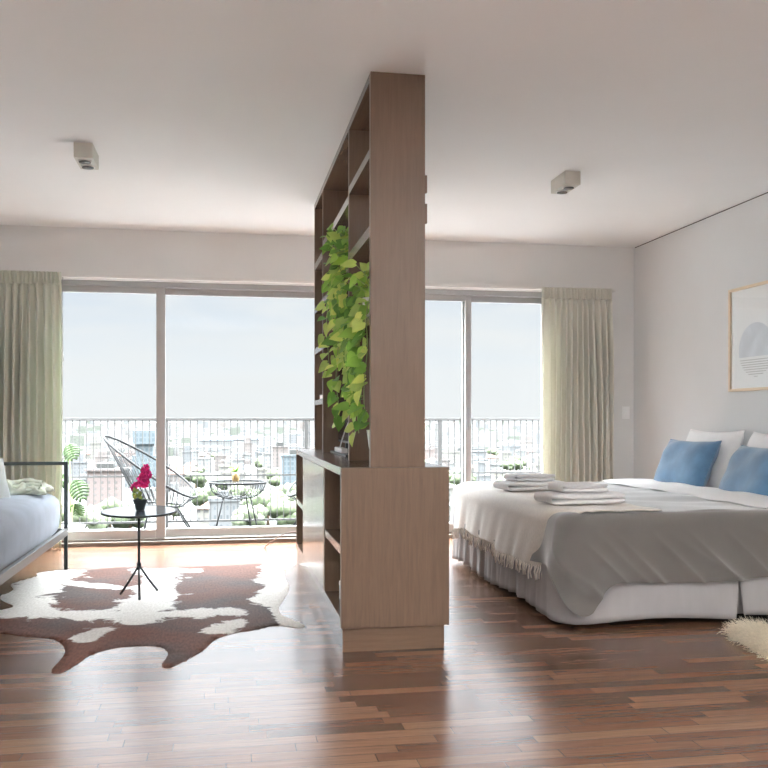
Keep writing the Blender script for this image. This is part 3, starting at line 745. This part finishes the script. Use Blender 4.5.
# throw blanket across the foot
th = thing('throw_blanket', 'cream knitted throw with a fringed hem draped over the foot of the bed', 'blanket', (1.75, 5.3, .6))
TT = TOP+.012
def thr(u, v):
    # u: along the bed's width (near -> far), v: from the head-side edge over the foot to the hem
    y_top = 4.235+(6.38-4.235)*u; y_bot = 4.475+(6.42-4.475)*u
    drop = .315+.015*math.sin(u*7)+.01*math.sin(u*23)
    e = .085; inn = .36+.03*math.sin(u*4+.4)+.10*max(0, 1-u*5)
    tot = inn+PI/2*e+drop-e; q = v*tot
    xe = BX0-.03
    if q < inn:
        x = xe+e+(inn-q); z = TT+.004*math.sin(x*31+u*40)*.6+.003*math.sin(u*55); y = y_top
    elif q < inn+PI/2*e:
        a = (q-inn)/e; x = xe+e-e*math.sin(a); z = TT-e+e*math.cos(a); y = y_top+(y_bot-y_top)*.3*(a/(PI/2))
    else:
        d = q-inn-PI/2*e; k = d/(drop-e)
        x = xe-.012*k-.008*k*math.sin(u*38+1)-.005*k*math.sin(u*71); z = TT-e-d; y = y_top+(y_bot-y_top)*(.3+.7*k)
    # round the near corner
    if u < .12 and x < xe+e+.14:
        w = (1-u/.12)**2; x += .10*w*min(1, max(0, (xe+e+.14-x)/.2))
    if u > .9 and q >= inn:
        w = ((u-.9)/.1)**2; x += .10*w
    return (x, y, z)
mb = MB(); mb.grid(thr, 150, 60); mb.build('knit', 'throw', th, True, solid=.006)
fr = MB(); rg = random.Random(5)
for i in range(92):
    u = (i+.5)/92; p = Vector(thr(u, 1.0)); l = rg.uniform(.05,.075)
    fr.tube([p+Vector((0,0,.008)), p+Vector((-.006+rg.uniform(-.008,.006), rg.uniform(-.008,.008), -l*.5)), p+Vector((rg.uniform(-.014,.006), rg.uniform(-.014,.014), -l))], .0055, 5, taper=.75)
fr.build('fringe', 'throw', th, True)

# towels
def towel(name, label, cx, cy, z, w, d, h, layers, rot, seed):
    rg = random.Random(seed)
    o = thing(name, label, 'towel', (cx, cy, z), 'folded towels on the throw')
    mb = MB(); lh = h/layers
    for k in range(layers):
        a = w*.5*(1-.02*rg.random()); b = d*.5*(1-.03*rg.random()); zc = lh*(k+.5)
        def fn(u, v, a=a, b=b, zc=zc, k=k):
            t = 2*PI*u; q = PI*(v-.5)*.9999
            sg = lambda x: math.copysign(1, x)
            x = a*sg(math.cos(t))*abs(math.cos(t))**.22*abs(math.cos(q))**.3; y = b*sg(math.sin(t))*abs(math.sin(t))**.22*abs(math.cos(q))**.3
            zz = lh*.53*sg(math.sin(q))*abs(math.sin(q))**.55
            return (cx+x, cy+y, z+max(.001, zc+zz+.0035*math.sin(x*25+k*2)*math.cos(y*22)))
        mb.grid(fn, 56, 16, True)
    ob = mb.build('folded_cloth', 'towel', o, True)
    # rounded outer fold on the side that faces the foot end
    hm = MB().grid(lambda u, v: (cx-w*.49+.012-(.016+h*.10)*math.cos(PI*(v-.5)), cy+(u-.5)*d*.9, z+h*.5+h*.47*math.sin(PI*(v-.5))), 20, 12)
    hm.build('outer_fold', 'towel', o, True)
    o.rotation_euler.z = rot
    return o
ZT = TT+.010
towel('folded_towel', 'large white folded towel under a smaller one on the far side of the throw', 1.95, 5.52, ZT, .42, .26, .052, 2, .12, 1)
towel('folded_towel.001', 'small white folded towel topmost on the far towel stack', 1.95, 5.54, ZT+.055, .28, .2, .044, 2, .1, 2)
towel('folded_towel.002', 'large white folded towel under a smaller one on the near edge of the throw', 1.905, 4.60, ZT, .43, .27, .055, 2, .05, 3)
towel('folded_towel.003', 'small white folded towel topmost on the near towel stack', 1.905, 4.63, ZT+.058, .27, .2, .045, 2, .1, 4)

# pillows: width runs along the wall (y), top leans to the wall
pillow('pillow', 'large white pillow leaning on the wall behind the far blue cushion', 'pillow', 'linen', .70, .46, .17, (3.515, 6.08, .75), frame_mtx((.03,-1,0),(.28,0,.95)), 7)
pillow('pillow.001', 'large white pillow leaning on the wall behind the near blue cushion', 'pillow', 'linen', .70, .46, .17, (3.515, 5.28, .74), frame_mtx((-.03,-1,0),(.28,0,.95)), 9)
pillow('cushion', 'blue velvet cushion leaning on the white pillow farther from the viewer', 'cushion', 'velvet', .58, .40, .17, (3.32, 6.06, .715), frame_mtx((.14,-.99,0),(.42,.06,.9)), 12)
pillow('cushion', 'blue velvet cushion nearer the viewer, cut off by the picture edge', 'cushion', 'velvet', .62, .40, .18, (3.32, 5.2, .695), frame_mtx((-.05,-1,0),(.45,0,.88)), 15)

# fur rug
FP = [(2.37,4.06),(2.33,3.92),(2.31,3.78),(2.29,3.62),(2.34,3.48),(2.46,3.40),(2.62,3.36),(2.82,3.35),(3.0,3.36),(3.2,3.38),(3.33,3.45),(3.38,3.6),(3.38,3.8),(3.35,3.98),(3.2,4.06),(2.95,4.08),(2.7,4.07),(2.5,4.09)]
fo = tag(flat_shape(catmull([(a+.06, b-.04) for a, b in FP]), 'fur_rug', 'fur', .03, None, .012, .035, (2.8,3.75,0)), 'shaggy cream fur rug on the floor along the near side of the bed', 'rug')
ps = fo.modifiers.new('pile', 'PARTICLE_SYSTEM').particle_system.settings
ps.type = 'HAIR'; ps.count = 9000; ps.hair_length = .028; ps.use_advanced_hair = True; ps.brownian_factor = .012; ps.child_type = 'NONE'
ps.root_radius = .25; ps.tip_radius = .08; ps.radius_scale = .01; ps.tangent_factor = .01

# picture on the right wall
pc = thing('picture_frame', 'pale wood framed print of a grey striped oval on the right wall', 'picture', (RX, 5.73, 1.63))
y0, y1, z0, z1 = 5.40, 6.06, 1.25, 2.0
fm = MB().box(RX-.03, RX-.001, y0, y1, z0, z0+.02).box(RX-.03, RX-.001, y0, y1, z1-.02, z1).box(RX-.03, RX-.001, y0, y0+.02, z0+.02, z1-.02).box(RX-.03, RX-.001, y1-.02, y1, z0+.02, z1-.02)
fm.build('frame', 'ash', pc, bevel=.002)
bx('print', 'print', pc, RX-.014, RX-.002, y0+.02, y1-.02, z0+.02, z1-.02)
ov = MB(); cyy, czz = 5.735, 1.50
vs = [(RX-.0146, cyy+.21*math.cos(2*PI*k/48), czz+.04+.19*math.sin(2*PI*k/48)) for k in range(48)]
ov.add([p for p in vs if p[2] > czz-.01], [tuple(range(len([p for p in vs if p[2] > czz-.01])))])
ov.build('oval_motif', 'print_grey', pc)
ln = MB()
for k in range(8):
    z = czz-.03-.017*k; q = (z-czz-.04)/.19
    if abs(q) < 1:
        hw = .21*math.sqrt(1-q*q); ln.box(RX-.0147, RX-.014, cyy-hw, cyy+hw, z-.004, z+.002)
ln.build('line_motif', 'print_blush', pc)
bx('glazing', 'picglass', pc, RX-.022, RX-.020, y0+.02, y1-.02, z0+.02, z1-.02)
sw = thing('light_switch', 'small white light switch plate on the back wall beside the cream curtain', 'light switch', (3.60, WY, 1.105))
bx('plate', 'switch', sw, 3.575, 3.65, WY-.008, WY-.0005, 1.05, 1.165, .003)
bx('rocker', 'switch', sw, 3.593, 3.632, WY-.012, WY-.008, 1.08, 1.135, .002)

# ------------------------------------------------------------------ balcony
struct(bx('floor_balcony', 'balcony', None, LX-.6, RX+.6, WY+.2, 9.15, -.2, -.03))
RYL = 9.05
rl = thing('balcony_railing', 'dark metal balcony railing with slim upright bars beyond the glass doors', 'railing', (.9, RYL, -.03))
bx('top_rail', 'dark_rail', rl, -2.2, 3.95, RYL-.02, RYL+.02, 1.035, 1.06, .002)
bx('mid_rail', 'dark_rail', rl, -2.2, 3.95, RYL-.008, RYL+.008, .48, .497)
bx('bottom_rail', 'dark_rail', rl, -2.2, 3.95, RYL-.01, RYL+.01, .03, .05)
posts = [-1.95, -.56, .82, 2.205, 3.59]
for px in posts: bx('post', 'dark_rail', rl, px-.02, px+.02, RYL-.018, RYL+.018, -.03, 1.035)
x = -2.16; nb = 0
while x < 3.92 and nb < 99:
    if min(abs(x-p) for p in posts) > .025:
        bx('baluster', 'dark_rail', rl, x-.0038, x+.0038, RYL-.006, RYL+.006, .05, 1.035); nb += 1
    x += .0655
FZ = -.03
def ring_pts(c, ax, ay, a, b, n=56, egg=0):
    ax = Vector(ax).normalized(); ay = Vector(ay).normalized(); c = Vector(c)
    return [c+ax*(a*math.cos(2*PI*k/n))+ay*(b*math.sin(2*PI*k/n)*(1-egg*math.cos(2*PI*k/n))) for k in range(n)]
def acapulco(label, cx, cy, s, rot):
    t = thing('string_chair', label, 'chair', (cx, cy, FZ), 'string chairs on the balcony')
    c = (cx+s*.0, cy, .62); ax = (-s*.413, 0, .272); L = .495
    top = ring_pts(c, ax, (0, .97, .17), L, .37, 60, .25)
    hub = ring_pts((cx+s*.09, cy, .265), (-1*s, 0, .08*1), (0,1,0), .20, .17, 30)
    MB().tube(top, .0105, 8, True).build('rim', 'cord', t, True)
    MB().tube(hub, .009, 8, True).build('base_ring', 'cord', t, True)
    st = MB()
    for k in range(60):
        st.tube([top[k], hub[(k//2) % 30]], .0028, 4)
    st.build('woven_cords', 'cord', t, True)
    for dx, dy, hx in ((-.16,.20,-.10),(-.16,-.20,-.10),(.30,.17,.12),(.30,-.17,.12)):
        MB().tube([(cx+s*(.09+hx), cy+dy*.7, .265), (cx+s*(.09+dx), cy+dy*1.1, FZ+.001)], .008, 8).build('leg', 'cord', t, True)
    t.rotation_euler.z = rot
    return t
acapulco('grey string lounge chair tilted back on the balcony behind the orchid table', -.66, 8.45, 1, .05)
acapulco('grey string lounge chair on the balcony mostly hidden behind the low cabinet', 1.0, 8.45, -1, -.1)
cx, cy = .125, 8.45
t = thing('string_table', 'round string table with a tapering corded base on the balcony', 'table', (cx, cy, FZ))
MB().lathe([(.001,.458),(.25,.458),(.258,.458),(.262,.462),(.262,.469),(.258,.472),(.25,.472),(.001,.472)], (cx,cy,0), 48).build('tabletop', 'clear', t, True)
top = ring_pts((cx,cy,.462), (1,0,0), (0,1,0), .262, .262, 48); hub = ring_pts((cx,cy,.317), (1,0,0), (0,1,0), .105, .105, 48)
MB().tube(top, .010, 8, True).build('rim', 'cord', t, True); MB().tube(hub, .007, 8, True).build('base_ring', 'cord', t, True)
st = MB()
for k in range(48):
    a = 2*PI*k/48
    st.tube([(cx+(.105+.157*math.cos(q*PI/12))*math.cos(a), cy+(.105+.157*math.cos(q*PI/12))*math.sin(a), .462-.145*math.sin(q*PI/12)) for q in range(7)], .0024, 4)
st.build('woven_cords', 'cord', t, True)
for a in (PI+.1, -.45, .9):
    MB().tube([(cx+.13*math.cos(a), cy+.13*math.sin(a), .325), (cx+.215*math.cos(a), cy+.215*math.sin(a), FZ+.001)], .007, 8).build('leg', 'cord', t, True)
t = thing('succulent', 'tiny green plant in a yellow striped pot on the balcony table', 'potted plant', (.105, 8.40, .472))
MB().lathe([(.028,.0005),(.032,.01),(.035,.09),(.031,.09),(.001,.08)], (.105,8.40,.472), 24).build('pot', 'pot_stripe', t, True)
lf = MB()
for k in range(34):
    a = rnd.uniform(0, 6.28); leaf_into(lf, (.105,8.40,.555), (math.cos(a)*.8, math.sin(a)*.8, rnd.uniform(.3,1.6)), (0,0,1), rnd.uniform(.05,.09), .03, .2)
lf.build('leaves', 'leaf', t, True)
# monstera by the sofa end
t = thing('monstera_plant', 'monstera with large slotted leaves on the balcony beside the sage curtain', 'potted plant', (-1.34, 8.35, FZ))
MB().lathe([(.09,.0),(.1,.01),(.12,.12),(.125,.13),(.112,.13),(.1,.1),(.001,.1)], (-1.34,8.35,FZ), 32).build('pot', 'terra', t, True)
def mleaf(mb, p, d, L, W, up):
    d = Vector(d).normalized(); s = d.cross(Vector(up)).normalized(); nrm = s.cross(d).normalized(); p = Vector(p)
    n = 7
    for side in (-1, 1):
        for i in range(n):                       # one finger per slot, joined along the midrib
            t0 = i/n; t1 = (i+.78)/n
            w0 = W*.5*math.sin(PI*min(1, .18+.82*t0))**.7; w1 = W*.5*math.sin(PI*min(1, .18+.8*t1))**.7
            b0 = p+d*(L*t0*.85); b1 = p+d*(L*(t0+1/n)*.85)
            m0 = b0+s*side*w0*.45+d*(L*.03)+nrm*(.02*W); m1 = b1+s*side*w1*.45+d*(L*.02)+nrm*(.02*W)
            e0 = b0+s*side*w0+d*(L*.12)-nrm*(W*.08); e1 = p+d*(L*t1*.85)+s*side*w1+d*(L*.12)-nrm*(W*.08)
            mb.add([b0, b1, m1, m0, e1, e0], [(0,1,2,3),(3,2,4,5)])
stm = MB(); mo = MB()
for (px, py, pz, dx, dy, dz, L, W) in ((-1.355,8.30,.83,.3,-.35,-.75,.18,.15),(-1.29,8.22,.52,.35,-.4,-.75,.24,.17),(-1.40,8.45,.55,-.5,-.3,-.5,.2,.17),(-1.38,8.5,.72,-.3,.6,-.3,.2,.17),(-1.31,8.3,.30,.2,.3,-.5,.17,.13)):
    stm.tube([(-1.34,8.35,FZ+.1), (-1.34+(px+1.34)*.4, 8.35+(py-8.35)*.4, pz*.7), (px,py,pz)], .006, 6)
    mleaf(mo, (px,py,pz), (dx,dy,dz), L, W, (-.2,-.9,.5))
stm.build('stem', 'stem', t, True); mo.build('leaves', 'monstera', t, True, solid=.002)

# ------------------------------------------------------------------ the city below
GZ = -46
struct(bx('ground_city', 'ground', None, -9000, 9000, 60, 16000, GZ-1, GZ))
fac = {
 'white': facade('white_facade', (.74,.73,.71), (.46,.48,.50)),
 'cream': facade('cream_facade', (.72,.68,.60), (.44,.43,.42), 3.6),
 'grey': facade('grey_facade', (.58,.59,.60), (.38,.41,.44), 2.6),
 'pink': facade('pink_facade', (.66,.56,.52), (.44,.40,.38), 3.4),
 'brick': facade('brick_facade', (.72,.56,.52), (.5,.44,.42), 3.2),
 'blue': facade('blue_grey_facade', (.46,.55,.60), (.32,.42,.48), 2.4, 3.0, .5),
}
roofm = {'red': plain('red_roof', (.06,.027,.018), .9, scale=.3, var=.12), 'bluer': plain('blue_roof', (.012,.025,.06), .8, scale=.3, var=.1), 'flat': plain('pale_roof', (.035,.035,.033), .9, scale=.2, var=.15)}
def block(kind, w, d, h, style, rg):
    """one building mesh around the origin: body, parapet, roof boxes"""
    m = MB(); m.box(-w/2, w/2, -d/2, d/2, 0, h)
    if style == 'gable':
        m = MB(); m.box(-w/2, w/2, -d/2, d/2, 0, h)
        return m
    p = .4
    m.box(-w/2-p, w/2+p, -d/2-p, d/2+p, h-.2, h+.9)
    m.box(-w*.2+rg.uniform(-2,2), w*.15, -d*.2, d*.2, h+.9, h+2.9)
    if style == 'stepped': m.box(-w*.32, w*.32, -d*.3, d*.3, h+.9, h+h*.28+2)
    if style == 'ell': m.box(w/2, w/2+w*.6, -d/2, 0, 0, h*.62)
    return m
NAMES = {'white': 'white rendered', 'cream': 'cream rendered', 'grey': 'pale grey', 'pink': 'pinkish', 'brick': 'reddish brick', 'blue': 'blue grey'}
STY = {'slab': 'flat roofed apartment block', 'stepped': 'stepped apartment tower', 'ell': 'L shaped apartment block', 'gable': 'house with a red hipped roof'}
protos = {}
def proto(kind, style, i):
    key = (kind, style, i)
    if key not in protos:
        rg = random.Random(hash((len(kind), len(style), i, kind[0], style[0])) if False else (ord(kind[0])*31+ord(kind[-1])*7+ord(style[0])*13+i*101))
        if style == 'gable':
            w, d, h = rg.uniform(9,14), rg.uniform(8,10), rg.uniform(4,6)
            b = block(kind, w, d, h, style, rg).build('house', fac[kind])
            r = MB().add([(-w/2-.6,-d/2-.6,h),(w/2+.6,-d/2-.6,h),(w/2+.6,d/2+.6,h),(-w/2-.6,d/2+.6,h),(-w/2+d*.45,0,h+d*.3),(w/2-d*.45,0,h+d*.3)], [(0,1,5,4),(1,2,5),(2,3,4,5),(3,0,4),(3,2,1,0)]).build('roof', roofm['red'], b)
        else:
            w, d = rg.uniform(8,16), rg.uniform(8,13)
            h = {'slab': rg.uniform(6,13), 'stepped': rg.uniform(10,17), 'ell': rg.uniform(6,11)}[style]
            b = block(kind, w, d, h, style, rg).build('apartment_building', fac[kind])
        b['_used'] = 0
        protos[key] = b
    return protos[key]
rg = random.Random(99)
kinds = ['white']*8+['cream']*5+['grey']*4+['pink']*2+['brick']*1
styles = ['slab']*5+['ell']*3+['stepped']*2+['gable']*3
placed = []
def free(x, y, r):
    return all((x-a)**2+(y-b)**2 > (r+c)**2 for a, b, c in placed)
def wedge(y, u):   # lateral spread of what the windows show, widened at both ends
    return y*(-.33+u*(.56+.33))
# individually recognisable ones first
def special(name, mb, mat, label, x, y, parts=()):
    o = mb.build(name, mat); tag(o, label, 'building')
    for n, m2, mt in parts: m2.build(n, mt, o)
    o.location = (x, y, GZ)
    placed.append((x, y, 22)); return o
def at(px, y):     # world x of a bearing at depth y
    return y*((px-384)/896*.9844+.1758)/(.9844-(px-384)/896*.1758)
m = MB().box(-7,7,-7,7,0,25).box(-5,5,-5,5,25,32)
special('apartment_building', m, fac['blue'], 'slim blue grey tower block seen beside the door stile, right of the string chair', at(145,560), 560, [('rooftop', MB().box(-6.5,6.5,-6.5,6.5,32,40), fac['blue'])])
for px, y, lab in ((216,1250,'long pale building under a blue roof, left of the other blue roof'),(247,1300,'long pale building under a blue roof, right of the other blue roof')):
    w = 22
    special('warehouse', MB().box(-w,w,-9,9,0,18), fac['white'], lab, at(px,y), y, [('roof', MB().add([(-w-1,-10,18),(w+1,-10,18),(w+1,10,18),(-w-1,10,18),(-w-1,0,23),(w+1,0,23)], [(0,1,5,4),(2,3,4,5),(0,4,3),(1,2,5),(3,2,1,0)]), roofm['bluer'])])
special('apartment_building', MB().box(-8,8,-7,7,0,22).box(-9,9,-8,8,22,23), fac['brick'], 'long reddish brick block low behind the string chair', at(106,455), 455, [('rooftop', MB().box(-4,4,-3,3,23,25.5), roofm['flat'])])
special('house', MB().box(-11,11,-6,6,0,9), fac['pink'], 'low house with a wide orange roof left of the string table', at(175,640), 640, [('roof', MB().add([(-12,-7,9),(12,-7,9),(12,7,9),(-12,7,9),(-6,0,14),(6,0,14)], [(0,1,5,4),(1,2,5),(2,3,4,5),(3,0,4),(3,2,1,0)]), roofm['red'])])
special('apartment_building', MB().box(-6,6,-6,6,0,25).box(-6.4,6.4,-6.4,6.4,25,26), fac['pink'], 'slim pinkish tower seen above the right side of the string table', at(280,700), 700, [('rooftop', MB().box(-3,3,-3,3,26,29), roofm['flat'])])
special('apartment_building', MB().box(-8,8,-7,7,0,24).box(-8.4,8.4,-7.4,7.4,24,25), fac['blue'], 'blue grey tower seen just left of the cabinet end', at(294,560), 560, [('rooftop', MB().box(-3,3,-3,3,25,28), roofm['flat'])])
special('apartment_building', MB().box(-24,24,-7,7,0,13).box(-24.5,24.5,-7.5,7.5,13,14), fac['grey'], 'long low grey block seen through the bedroom side glass door', at(462,900), 900, [('rooftop', MB().box(-5,5,-3,3,14,17), roofm['flat'])])
# trees, nearest first
def tree(x, y, r, label, matn, sd):
    q = random.Random(sd); h = r*1.0
    t = thing('tree', label, 'tree', (x, y, GZ), 'trees in the city below')
    cr = MB()
    for k in range(9):
        a = q.uniform(0, 6.28); d = r*.55*(k > 0)
        c = (x+d*math.cos(a), y+d*math.sin(a), GZ+h+q.uniform(-.3,.35)*r)
        rr = r*q.uniform(.42,.62)
        p = [q.uniform(0,6.28) for _ in range(3)]
        cr.blob(c, (rr, rr, rr*.85), 16, 11, lambda v: 1+.13*math.sin(7*v.x+p[0])*math.sin(6*v.z+p[1])+.10*math.sin(13*v.y+p[2]))
    cr.build('crown', matn, t, True)
    MB().tube([(x,y,GZ),(x,y,GZ+h*.8)], r*.09, 8).build('trunk', 'trunk', t, True)
    placed.append((x, y, r*1.05)); return t
tn = 0
for px, y, r in ((250,366,7),(268,400,8),(290,372,8),(302,425,8),(255,440,7),(282,470,8),(90,370,7),(110,405,7),(130,376,7),(244,500,7),(226,560,7),(205,470,7)):
    tree(at(px,y), y, r, 'leafy green tree among the nearest rooftops below the balcony', 'tree' if tn % 3 else 'tree_pale', 300+tn); tn += 1
for k in range(95):
    y = 400+700*rg.random()**1.3; x = wedge(y, rg.random()); r = rg.uniform(4,7.5)
    if free(x, y, r*1.25): tree(x, y, r, 'round green tree standing between pale buildings of the city', rg.choice(['tree','tree','tree_pale']), 500+k)
nb = 0; tries = 0
while nb < 285 and tries < 14000:
    tries += 1
    y = 385+760*rg.random()**1.25; x = wedge(y, rg.random())
    if not free(x, y, 11.5): continue
    kd = rg.choice(kinds); sty = rg.choice(styles)
    if sty == 'gable': kd = rg.choice(['white','cream','cream'])
    if y < 650 and kd in ('pink','brick'): kd = 'white'
    if y < 520 and sty == 'stepped': sty = 'slab'
    pr = proto(kd, sty, rg.randint(0,2))
    o = pr if pr['_used'] == 0 else copy_tree(pr)
    pr['_used'] = 1
    o.location = (x, y, GZ); o.rotation_euler.z = rg.choice([0,0,PI/2,.25,-.3,.5]); sc = 1
    o.scale = (sc, sc, 1.0+rg.uniform(-.15,.35))
    far = 'in the near city' if y < 620 else ('in the middle distance of the city' if y < 950 else 'far out in the city')
    tag(o, f'{NAMES[kd]} {STY[sty]} {far}', 'building', f'{NAMES[kd]} {STY[sty]}s {far}')
    placed.append((x, y, 11.5)); nb += 1
for o in bpy.data.objects:
    if '_used' in o.keys(): del o['_used']
# remaining rooftops to the horizon: beyond counting
m = MB(); rg = random.Random(4)
for k in range(9000):
    y = 1160+6800*rg.random()**1.6; x = wedge(y, rg.random()); w = rg.uniform(4,9)*(1+y/6000); h = rg.uniform(4,12) if rg.random() < .94 else rg.uniform(14,30)
    if y > 3000: h *= 1.3
    if y < 1420 and not free(x, y, w+4): continue
    m.box(x-w, x+w, y-w*.7, y+w*.7, GZ, GZ+h)
dm = facade('distant_facade', (.70,.69,.68), (.50,.51,.53), 5, 3.5, 1.2)
nt = dm.node_tree; g = N(nt, 'ShaderNodeNewGeometry'); b = nt.nodes['Principled BSDF']
src = b.inputs['Base Color'].links[0].from_socket
tint = ramp(nt, g.outputs['Random Per Island'], [(0, (1.15,1.13,1.1)), (.35, (1,.98,.95)), (.5, (.82,.84,.86)), (.65, (1,.88,.82)), (.75, (.68,.75,.62)), (.85, (1.1,1.1,1.1)), (1, (.68,.72,.76))])
for nd in nt.nodes:
    if nd.type == 'VALTORGB': nd.color_ramp.interpolation = 'CONSTANT'
mt = N(nt, 'ShaderNodeMixRGB', blend_type='MULTIPLY'); mt.inputs[0].default_value = 1
nt.links.new(src, mt.inputs[1]); nt.links.new(tint, mt.inputs[2]); nt.links.new(mt.outputs[0], b.inputs['Base Color'])
o = m.build('distant_rooftops', dm); tag(o, 'endless pale rooftops of the city out to the horizon', 'city'); o['kind'] = 'stuff'

# ------------------------------------------------------------------ sky and light
w = bpy.data.worlds.new('sky'); SC.world = w; w.use_nodes = True; nt = w.node_tree
bg = nt.nodes['Background']
tc = N(nt, 'ShaderNodeTexCoord'); sp = N(nt, 'ShaderNodeSeparateXYZ'); nt.links.new(tc.outputs['Generated'], sp.inputs[0])
grad = ramp(nt, sp.outputs[2], [(.0, (.92,.94,.95)), (.05, (.90,.935,.96)), (.13, (.76,.83,.91)), (.2, (.78,.84,.93)), (.45, (.78,.845,.92)), (.6, (.79,.86,.91)), (1, (.79,.86,.91))])
mp = N(nt, 'ShaderNodeMapping'); mp.inputs['Scale'].default_value = (3,3,14); nt.links.new(tc.outputs['Generated'], mp.inputs['Vector'])
cl = ramp(nt, noise(nt, mp.outputs['Vector'], 1.6, 5, .55, .4), [(.42, (0,0,0)), (.68, (1,1,1))])
mx = N(nt, 'ShaderNodeMixRGB'); mx.inputs[2].default_value = (.90,.92,.93,1); nt.links.new(cl, mx.inputs[0]); nt.links.new(grad, mx.inputs[1])
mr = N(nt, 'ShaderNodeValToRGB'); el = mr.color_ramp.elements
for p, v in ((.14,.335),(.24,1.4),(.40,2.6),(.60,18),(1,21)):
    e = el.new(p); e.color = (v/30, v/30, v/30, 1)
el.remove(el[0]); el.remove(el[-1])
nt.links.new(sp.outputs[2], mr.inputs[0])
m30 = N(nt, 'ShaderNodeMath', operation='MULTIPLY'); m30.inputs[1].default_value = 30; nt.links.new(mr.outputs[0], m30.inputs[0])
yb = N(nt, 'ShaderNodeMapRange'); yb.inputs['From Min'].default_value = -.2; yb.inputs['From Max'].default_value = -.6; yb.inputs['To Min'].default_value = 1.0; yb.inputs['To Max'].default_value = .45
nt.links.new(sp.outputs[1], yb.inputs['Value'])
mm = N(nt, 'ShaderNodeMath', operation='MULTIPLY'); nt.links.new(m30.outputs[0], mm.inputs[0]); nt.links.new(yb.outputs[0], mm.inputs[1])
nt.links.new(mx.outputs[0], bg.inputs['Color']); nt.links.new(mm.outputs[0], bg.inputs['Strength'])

def portal(name, loc, rot, sx, sy):
    l = bpy.data.lights.new(name, 'AREA'); l.shape = 'RECTANGLE'; l.size = sx; l.size_y = sy; l.cycles.is_portal = True
    o = bpy.data.objects.new(name, l); C.objects.link(o); o.location = loc; o.rotation_euler = rot
portal('daylight_portal', ((OX0+OX1)/2, WY+.19, 1.05), (-PI/2, 0, 0), OX1-OX0, 2.1)
portal('daylight_portal.001', (.8, RY-.13, 1.35), (PI/2, 0, 0), 5.0, 2.15)

for i, (lx, ly) in enumerate(((2.05,-1.4),(3.0,-1.4))):  # added lamps, unseen behind the camera, to fill the room with light
    where = ('left', 'right')[i]
    t = thing('added_ceiling_lamp', f'added round white fill lamp, unseen behind the viewer, {where} one of the two', 'ceiling light', (lx, ly, CH))
    MB().lathe([(.30,-.001),(.31,-.01),(.31,-.045),(.295,-.05),(.29,-.045),(.29,-.012),(.001,-.012)], (lx,ly,CH), 48).build('ring', 'white_trim', t, True)
    MB().lathe([(.001,-.02),(.288,-.02),(.288,-.028),(.001,-.03)], (lx,ly,CH), 48).build('diffuser', 'plate', t, True)
    l = bpy.data.lights.new('fill_light', 'AREA'); l.shape = 'DISK'; l.size = .55; l.energy = 10; l.color = (.95,1,1)
    o = bpy.data.objects.new('fill_light', l); C.objects.link(o); o.location = (lx, ly, CH-.052)

for i, (lx, ly) in enumerate(((-.3,.5),(2.3,.5))):  # added bowls, also out of view, throwing fill light onto the ceiling
    where = ('left', 'right')[i]
    t = thing('added_fill_uplight', f'added white bowl fill light, unseen behind the viewer, {where} one of the two', 'ceiling light', (lx, ly, CH))
    MB().lathe([(.02,-.42),(.14,-.40),(.21,-.34),(.225,-.31),(.215,-.31),(.20,-.335),(.13,-.385),(.001,-.40)], (lx,ly,CH), 40).build('bowl', 'white_trim', t, True)
    for k in range(3):
        a = 2*PI*k/3; MB().tube([(lx+.2*math.cos(a),ly+.2*math.sin(a),CH-.32),(lx,ly,CH-.01)], .002, 6).build('wire', 'alu', t, True)
    MB().lathe([(.001,-.02),(.04,-.02),(.045,-.001),(.001,-.001)], (lx,ly,CH), 24).build('canopy', 'white_trim', t, True)
    l = bpy.data.lights.new('uplight', 'AREA'); l.shape = 'DISK'; l.size = .34; l.energy = (98, 46)[i]; l.color = (.97,1,1)
    o = bpy.data.objects.new('uplight', l); C.objects.link(o); o.location = (lx, ly, CH-.34); o.rotation_euler = (PI, 0, 0)
l = bpy.data.lights.new('sun', 'SUN'); l.energy = 2.5; l.angle = .05; l.color = (1,.98,.95)
o = bpy.data.objects.new('sun', l); C.objects.link(o); o.location = (3,14,30)
o.rotation_euler = Vector((-.06,-.21,-1)).to_track_quat('-Z','Y').to_euler()

# ------------------------------------------------------------------ camera
cam = bpy.data.cameras.new('camera'); cam.sensor_width = 36; cam.lens = 42; cam.shift_y = 35/768; cam.clip_start = .05; cam.clip_end = 30000
co = bpy.data.objects.new('camera', cam); C.objects.link(co); co.location = (0,0,1.05); co.rotation_euler = (PI/2, 0, -math.atan2(160,896))
SC.camera = co
vs = SC.view_settings; vs.view_transform = 'Standard'; vs.look = 'None'; vs.exposure = 1.6; vs.gamma = 1; vs.use_curve_mapping = False
cy_ = SC.cycles; cy_.max_bounces = 12; cy_.diffuse_bounces = 6; cy_.transparent_max_bounces = 16; cy_.sample_clamp_indirect = 6
